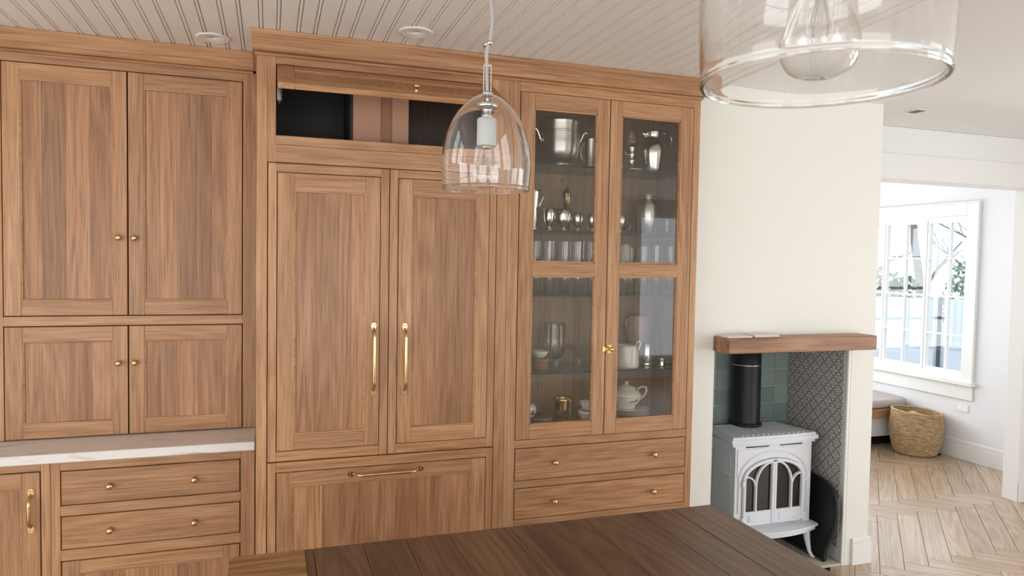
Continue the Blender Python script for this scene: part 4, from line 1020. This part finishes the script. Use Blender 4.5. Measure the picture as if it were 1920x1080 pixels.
# top shelf
lathe_thing('ice_bucket', 1.268, .185, S1, shell([(0, 0), (.046, 0), (.048, .012), (.044, .018), (.060, .026), (.080, .045), (.088, .075), (.0905, .12), (.0915, .19), (.0945, .206), (.0955, .214), (.093, .219)], .003), 'pewter', 'large pewter ice bucket with side handles on the top glass shelf', 'bucket', 48,
    extra=[('handle', MB().tube([(-.088, 0, .10), (-.100, 0, .135), (-.112, 0, .165), (-.121, 0, .178), (-.130, 0, .172), (-.128, 0, .160)], [.004, .0045, .005, .0055, .005, .003], 8, sq=(1, 1.6)), 'silver'),
           ('handle', MB().tube([(.088, 0, .10), (.100, 0, .135), (.112, 0, .165), (.121, 0, .178), (.130, 0, .172), (.128, 0, .160)], [.004, .0045, .005, .0055, .005, .003], 8, sq=(1, 1.6)), 'silver'),
           ('engraved_line', MB().lathe([(.0918, .166), (.0924, .167), (.0918, .168)], 48, closed=True).lathe([(.0918, .158), (.0924, .159), (.0918, .160)], 48, closed=True), 'pewter')])
lathe_thing('silver_tankard', 1.436, .20, S1, shell([(0, 0), (.032, 0), (.033, .006), (.029, .012), (.031, .08), (.033, .145), (.034, .15)], .002), 'pewter', 'small pewter tankard half hidden right of the ice bucket', 'tankard',
    extra=[('handle', MB().tube(arcpts(.030, .085, .028, .045, 80, -80, ang=PI), .0035, 8), 'pewter')])
lathe_thing('oil_lamp', 1.618, .15, S1, [(0, 0), (.046, 0), (.052, .006), (.052, .010), (.040, .015), (.020, .022), (.012, .034), (.010, .045), (.016, .052), (.010, .060), (.009, .072), (.015, .080), (.0105, .090), (.0115, .104), (.016, .112), (.014, .120), (0, .122)], 'silver', 'silver oil lamp with slim glass chimney on the top glass shelf', 'oil lamp', 32,
    extra=[('glass_chimney', MB().lathe([(.014, .118), (.0195, .135), (.020, .150), (.016, .178), (.0125, .212)], 28), 'tumbler_glass'),
           ('finger_ring', MB().tube(arcpts(.062, .022, .014, .014, 0, 350, 18, ang=PI), .003, 8), 'silver'),
           ('side_arm', MB().tube([(-.012, 0, .075), (-.030, 0, .082), (-.036, 0, .098)], .0028, 8), 'silver')])
jug = shell([(0, 0), (.047, 0), (.049, .005), (.052, .02), (.062, .065), (.067, .098), (.064, .122), (.052, .145), (.043, .160), (.042, .172), (.046, .188), (.050, .197)], .002)
lathe_thing('silver_jug', 1.738, .155, S1, jug, 'silver', 'tall silver water jug with long handle on the top glass shelf', 'jug', 40,
    extra=[('spout', MB().tube([(-.040, 0, .172), (-.054, 0, .186), (-.070, 0, .196)], [.016, .014, .005], 10, sq=(1, .9)), 'silver'),
           ('handle', MB().tube([(.046, 0, .190), (.066, 0, .196), (.088, 0, .190), (.100, 0, .165), (.096, 0, .130), (.082, 0, .095), (.066, 0, .072), (.060, 0, .060)], [.004, .0038, .0036, .0034, .0032, .003, .0035, .004], 8), 'silver')])
# second shelf
lathe_thing('silver_pitcher', 1.118, .15, S2, shell([(0, 0), (.031, 0), (.032, .006), (.030, .012), (.034, .09), (.042, .170), (.044, .182)], .002), 'silver', 'slim silver pitcher at the left end of the second glass shelf', 'pitcher', 36,
    extra=[('handle', MB().tube([(.034, 0, .09), (.044, 0, .125), (.058, 0, .155), (.066, 0, .160)], [.004, .0038, .0035, .003], 8), 'silver')])
crump = lambda a, z: (.13 * abs(math.sin(3 * a + z * 60)) + .10 * abs(math.sin(4 * a - z * 85)) - .12) * (1 if .02 < z < .092 else .25)
def goblet(x, y, r, h, label, wob, mat='silver', grp='silver cups on the second shelf'):
    return lathe_thing('silver_cup', x, y, S2, shell([(0, 0), (r * .62, 0), (r * .64, .004), (r * .34, .010), (r * .30, .016), (r * .52, .024), (r * .84, .038), (r * .95, .055), (r * .92, h * .75), (r, h)], .0018), mat, label, 'cup', 40, wob=wob, group=grp)
goblet(1.190, .112, .0285, .100, 'small crumpled silver goblet beside the slim pitcher', crump)
goblet(1.277, .15, .037, .101, 'wide crumpled silver goblet before the brass pepper mill', crump)
goblet(1.349, .15, .026, .087, 'smooth silver beaker right of the crumpled goblets', None, 'nickel')
goblet(1.424, .15, .024, .085, 'smooth silver beaker half behind the middle door stile', None)
goblet(1.567, .15, .026, .085, 'smooth silver cup at the left edge of the right upper glass pane', None)
lathe_thing('pepper_mill', 1.333, .25, S2, [(0, 0), (.0185, 0), (.0185, .168), (.020, .172), (.0195, .180), (.016, .192), (.009, .201), (.0065, .206), (.0065, .214), (0, .216)], 'brass_bright', 'brass pepper mill with crank handle on the second glass shelf', 'pepper mill', 28,
    extra=[('crank', MB().tube([(.006, 0, .222), (0, 0, .213), (-.012, 0, .211), (-.022, 0, .222)], .003, 8).lathe([(0, 0), (.005, .002), (.0065, .012), (.006, .026), (0, .03)], 12, -.022, 0, .220), 'brass_old'), ('dome_cap', MB().lathe([(.0188, .167), (.0208, .169), (.0205, .181), (.017, .193), (.0095, .2015), (.009, .200), (.0188, .178)], 28, closed=True), 'brass_old')])
lathe_thing('sauce_boat', 1.612, .25, S2, shell([(0, 0), (.026, 0), (.028, .004), (.018, .010), (.030, .018), (.042, .036), (.045, .048)], .002), 'silver', 'low silver sauce boat on a tray behind the right door stile', 'sauce boat', 32,
    extra=[('tray', MB().lathe([(0, .0001), (.048, .0001), (.060, .006), (.060, .008), (.046, .003), (0, .003)], 36), 'silver'), ('handle', MB().tube(arcpts(.042, .038, .022, .018, 90, -60), .003, 8), 'silver')])
lathe_thing('pewter_vase', 1.714, .15, S2, shell([(0, 0), (.027, 0), (.029, .004), (.040, .025), (.049, .060), (.052, .095), (.050, .130), (.042, .152), (.030, .162), (.0265, .168), (.027, .174), (.038, .180), (.041, .183)], .002), 'pewter', 'rounded pewter vase with flared lip on the second glass shelf', 'vase', 44)
def tumbler(name, x, y, z, r0, r1, h, label, grp, n=20):
    o_ = [(0, .0), (r0, 0), (r0 + (r1 - r0) * .3, h * .3), (r0 + (r1 - r0) * .75, h * .7), (r1, h)]
    t = thing(name, (x, y, z), label, 'glass', grp)
    part('bowl', _open(o_, n), 'tumbler_glass', t, local=True)
    part('thick_base', MB().lathe([(0, .0015), (r0 - .003, .0015), (r0 - .002, .008), (0, .007)], n), 'tumbler_glass', t, local=True)
    part('lip', MB().lathe([(r1 - .0008, h - .0008), (r1 + .0006, h - .0008), (r1 + .0006, h + .0006), (r1 - .0008, h + .0006)], n, closed=True), 'tumbler_glass', t, local=True)
    return t
def _open(prof, n):
    mb = MB(); m = len(prof)
    for k in range(n):
        a = 2 * PI * k / n
        for r, z in prof: mb.v.append((r * math.cos(a), r * math.sin(a), z))
    for k in range(n):
        k2 = (k + 1) % n
        for i in range(m - 1): mb.quad((k * m + i, k2 * m + i, k2 * m + i + 1, k * m + i + 1), True)
    return mb
tumbler('short_glass', 1.780, .20, S2, .022, .024, .072, 'short clear glass right of the pewter vase, left of two', 'short glasses on the second shelf')
tumbler('short_glass', 1.833, .17, S2, .022, .024, .072, 'short clear glass at the right end of the second shelf', 'short glasses on the second shelf')
# third shelf: tall glasses in two rows
names = ['leftmost', 'second from the left', 'third from the left', 'fourth from the left', 'fifth from the left']
for i, x_ in enumerate((1.140, 1.208, 1.288, 1.354, 1.424)):
    tumbler('tall_glass', x_, .14, S3, .020, .029, .240, 'tall clear glass, %s in the front row behind the left door' % names[i], 'tall glasses on the third shelf')
for i, x_ in enumerate((1.176, 1.250, 1.325, 1.395)):
    tumbler('tall_glass', x_, .26, S3, .020, .029, .240, 'tall clear glass, %s in the back row behind the left door' % names[i], 'tall glasses on the third shelf')
for i, (x_, y_, h_) in enumerate(((1.590, .14, .232), (1.652, .20, .22), (1.686, .13, .225), (1.762, .14, .232), (1.840, .14, .228))):
    tumbler('tall_glass', x_, y_, S3, .020, .029, h_, 'tall clear glass on the third shelf, %s behind the right door' % names[i], 'tall glasses on the third shelf')
# fourth shelf
lathe_thing('stoneware_bowl', 1.176, .15, S4, shell([(0, 0), (.034, 0), (.037, .006), (.038, .028), (.039, .036), (.0415, .040), (.0415, .048), (.039, .052)], .004), 'stoneware', 'brown banded stoneware bowl under a white bowl', 'bowl')
lathe_thing('white_bowl', 1.172, .15, S4 + .0525, shell([(0, 0), (.020, 0), (.026, .005), (.036, .018), (.0395, .032)], .0025), 'porcelain', 'small white bowl resting on the brown stoneware bowl', 'bowl')
hg = thing('hurricane_glass', (1.293, .27, S4), 'large clear hurricane glass behind the two coupes', 'glass')
part('bowl', MB().lathe([(.004, .024), (.030, .034), (.046, .056), (.0515, .085), (.0515, .20), (.0503, .2005), (.0500, .19), (.0500, .087), (.0447, .060), (.028, .038), (.004, .0265)], 36, closed=True), 'tumbler_glass', hg, local=True)
part('foot', MB().lathe([(0, 0), (.036, 0), (.037, .004), (.012, .012), (.011, .0235), (0, .0235)], 28), 'tumbler_glass', hg, local=True)
def coupe(x, y, r, h, label):
    t = thing('coupe_glass', (x, y, S4), label, 'glass', 'footed coupe glasses on the fourth shelf')
    part('bowl', _open([(.004, h * .42), (.014, h * .46), (r * .5, h * .62), (r * .82, h * .84), (r, h)], 28), 'tumbler_glass', t, local=True)
    part('lip', MB().lathe([(r - .001, h - .001), (r + .0006, h - .001), (r + .0006, h + .0006), (r - .001, h + .0006)], 28, closed=True), 'tumbler_glass', t, local=True)
    part('stem', MB().lathe([(0, .006), (.007, .006), (.0055, .014), (.0095, .020), (.0055, .026), (.0085, .034), (.006, h * .44), (0, h * .44)], 16), 'tumbler_glass', t, local=True)
    part('foot', MB().lathe([(0, 0), (.027, 0), (.0275, .002), (.010, .0065), (0, .0065)], 28), 'tumbler_glass', t, local=True)
coupe(1.255, .14, .052, .115, 'clear footed coupe glass beside the brown bowl, left of two')
coupe(1.369, .15, .055, .110, 'clear footed coupe glass near the middle door stile')
coupe(1.838, .17, .028, .085, 'small footed coupe glass at the right end of the fourth shelf')
cj = shell([(0, 0), (.056, 0), (.058, .005), (.0575, .03), (.054, .07), (.049, .092), (.050, .100), (.053, .104)], .003)
lathe_thing('cream_jug', 1.608, .13, S4, cj, 'porcelain', 'cream ceramic jug with looped handle on the fourth glass shelf', 'jug', 40, wob=lambda a, z: (.06 * math.cos(5 * a) if z > .09 else 0),
    extra=[('handle', MB().tube([(.048, -.004, .068), (.060, -.006, .085), (.068, -.007, .108), (.062, -.007, .123), (.052, -.005, .118), (.046, -.004, .100)], .005, 10), 'porcelain')])
lathe_thing('silver_canister', 1.738, .17, S4, shell([(0, 0), (.032, 0), (.0325, .004), (.031, .007), (.031, .012), (.0318, .014), (.0318, .085), (.031, .087), (.031, .092), (.0325, .094), (.0325, .100)], .0018), 'silver', 'straight silver canister right of the cream jug', 'canister', 36)
lathe_thing('handled_urn', 1.746, .268, S4, shell([(0, 0), (.038, 0), (.040, .006), (.037, .012), (.042, .05), (.052, .11), (.061, .165), (.062, .195), (.055, .218), (.054, .226), (.060, .234)], .004), 'lavender_glaze', 'dusky mauve ceramic urn with two ears behind the silver canister', 'urn', 40,
    extra=[('ear', MB().tube(arcpts(.056, .195, .018, .022, 100, -100), .005, 8), 'lavender_glaze'), ('ear', MB().tube(arcpts(.056, .195, .018, .022, 100, -100, ang=PI), .005, 8), 'lavender_glaze')])
lathe_thing('napkin_ring', 1.786, .105, S4, shell([(0, 0), (.015, 0), (.016, .003), (.0145, .010), (.0145, .034), (.016, .041)], .002), 'silver', 'tiny silver cup in front of the silver canister', 'cup', 28,
    extra=[('handle', MB().tube(arcpts(.014, .022, .016, .013, 80, -80), .0025, 8), 'silver')])
# cabinet floor
def plate(x, y, z, r, label, grp, rim_mat='gold_line', mat='porcelain', name='plate', h=1.0):
    t = thing(name, (x, y, z), label, 'plate', grp)
    part('dish', MB().lathe([(0, 0), (r * .60, 0), (r * .66, .003 * h), (r * .97, .0078 * h), (r, .0092 * h), (r * .97, .0097 * h), (r * .62, .0078), (0, .0075)], 40), mat, t, local=True)
    part('rim_line', MB().lathe([(r * .985, .0097 * h - .0011), (r * 1.006, .0097 * h - .0009), (r * 1.006, .0097 * h + .0003), (r * .985, .0097 * h + .0003)], 40, closed=True), rim_mat, t, local=True)
    return t
for i in range(3):
    plate(1.132, .12, S5 + .0178 * i, .090 - .002 * i, 'white plate with blue edge at the left, %s of its stack of three' % ('bottom', 'middle', 'top')[i], 'blue edged plates', 'blue_edge', 'porcelain' if i < 2 else 'grey_glaze', h=1.75)
lathe_thing('printed_jar', 1.103, .125, S5 + .0437, shell([(0, 0), (.026, 0), (.034, .008), (.044, .028), (.045, .044), (.036, .060), (.028, .064)], .003), 'porcelain', 'round cream jar with red print on the left plate stack', 'jar', 36,
    extra=[('red_print', MB().prism([(0.006, .022), (.018, .020), (.024, .028), (.016, .033), (.026, .040), (.010, .042), (.012, .034), (.003, .030)], 'y', -.0455, -.0435), 'red_print')])
plate(1.315, .18, S5, .066, 'small gilt plate under the brass beaker', 'small plates', 'gold_line', 'stoneware')
ham = lambda a, z: .012 * math.sin(14 * a + z * 300) * math.sin(z * 260)
lathe_thing('brass_beaker', 1.297, .16, S5 + .0106, shell([(0, 0), (.038, 0), (.040, .004), (.040, .06), (.0415, .100), (.0435, .108)], .002), 'brass_bright', 'hammered brass beaker on the floor of the display cabinet', 'beaker', 56, wob=ham)
lathe_thing('footed_bowl', 1.425, .15, S5, shell([(0, 0), (.030, 0), (.032, .006), (.042, .020), (.050, .040), (.051, .052), (.048, .058)], .003), 'porcelain', 'pale footed bowl beside the brass beaker', 'bowl', 36, extra=[('foot_band', MB().lathe([(.0500, .040), (.0518, .041), (.0518, .044), (.0500, .045)], 36, closed=True), 'gold_line')])
lathe_thing('cream_dish', 1.420, .15, S5 + .0585, shell([(0, 0), (.024, 0), (.030, .010), (.036, .026), (.039, .040)], .0025), 'porcelain', 'small cream dish stacked on the pale footed bowl', 'dish', 32, wob=lambda a, z: .08 * math.cos(3 * a) * z / .04)
for i in range(6):
    plate(1.628 + (.003 if i % 2 else -.002), .145, S5 + .0103 * i, .102, 'white gilt edged plate under the teapot, %s of its stack of six' % ('bottom', 'second from the bottom', 'third from the bottom', 'fourth from the bottom', 'fifth from the bottom', 'top')[i], 'gilt edged plates', 'gold_line')
zt = S5 + .0103 * 5 + .0078
tp_ = thing('teapot', (1.618, .145, zt), 'white porcelain teapot with painted bird standing on the plate stack', 'teapot')
part('body', MB().lathe([(0, 0), (.044, 0), (.046, .004), (.043, .012), (.058, .026), (.070, .042), (.0745, .056), (.072, .066), (.060, .080), (.046, .089), (.040, .092), (0, .092)], 44), 'porcelain', tp_, local=True)
lid = part('lid', MB().lathe([(.047, .0905), (.046, .096), (.034, .104), (.014, .110), (.007, .113), (.006, .118), (.013, .124), (.0135, .127), (0, .128)], 36), 'porcelain', tp_, local=True)
part('lid_line', MB().lathe([(.0462, .0930), (.0478, .0935), (.0478, .0950), (.0462, .0955)], 36, closed=True), 'blue_edge', lid, local=True)
part('body_line', MB().lathe([(.0738, .0575), (.0752, .058), (.0752, .0595), (.0738, .060)], 44, closed=True), 'gold_line', tp_, local=True)
part('handle', MB().tube([(.066, 0, .040), (.082, 0, .042), (.100, 0, .056), (.110, 0, .078), (.106, 0, .094), (.094, 0, .097), (.078, 0, .096), (.062, 0, .090), (.064, 0, .078), (.066, 0, .070)], [.0055, .005, .0055, .006, .0055, .005, .005, .005, .0045, .004], 10), 'porcelain', tp_, local=True)
part('spout', MB().tube([(-.064, 0, .045), (-.085, 0, .056), (-.098, 0, .078), (-.108, 0, .090)], [.012, .010, .007, .005], 10), 'porcelain', tp_, local=True)
def on_pot(pts2):
    """flat print wrapped on the front of the teapot body"""
    mb = MB(); b = 0; top_ = []
    for off_ in (0, .0012):
        for u, v in pts2:
            r_ = .0705 + .0035 * (v - .042) / .014 if v >= .042 else .058 + .0125 * (v - .026) / .016
            a = -PI / 2 + u / .07; rr = r_ + off_; mb.v.append((rr * math.cos(a), rr * math.sin(a), v))
    n = len(pts2); mb.quad(list(range(n))); mb.quad([n + i for i in range(n)][::-1])
    for i in range(n): mb.quad((i, (i + 1) % n, n + (i + 1) % n, n + i))
    return mb
part('painted_bird', on_pot([(-.002, .040), (.006, .037), (.014, .041), (.022, .047), (.028, .048), (.023, .051), (.030, .0535), (.019, .0525), (.012, .049), (.004, .0465), (-.004, .046), (-.012, .040), (-.019, .034), (-.010, .037)]), 'black_print', tp_, local=True)
part('painted_twig', on_pot([(.030, .038), (.040, .041), (.048, .048), (.049, .046), (.042, .039), (.052, .040), (.040, .0375)]), 'gold_line', tp_, local=True)
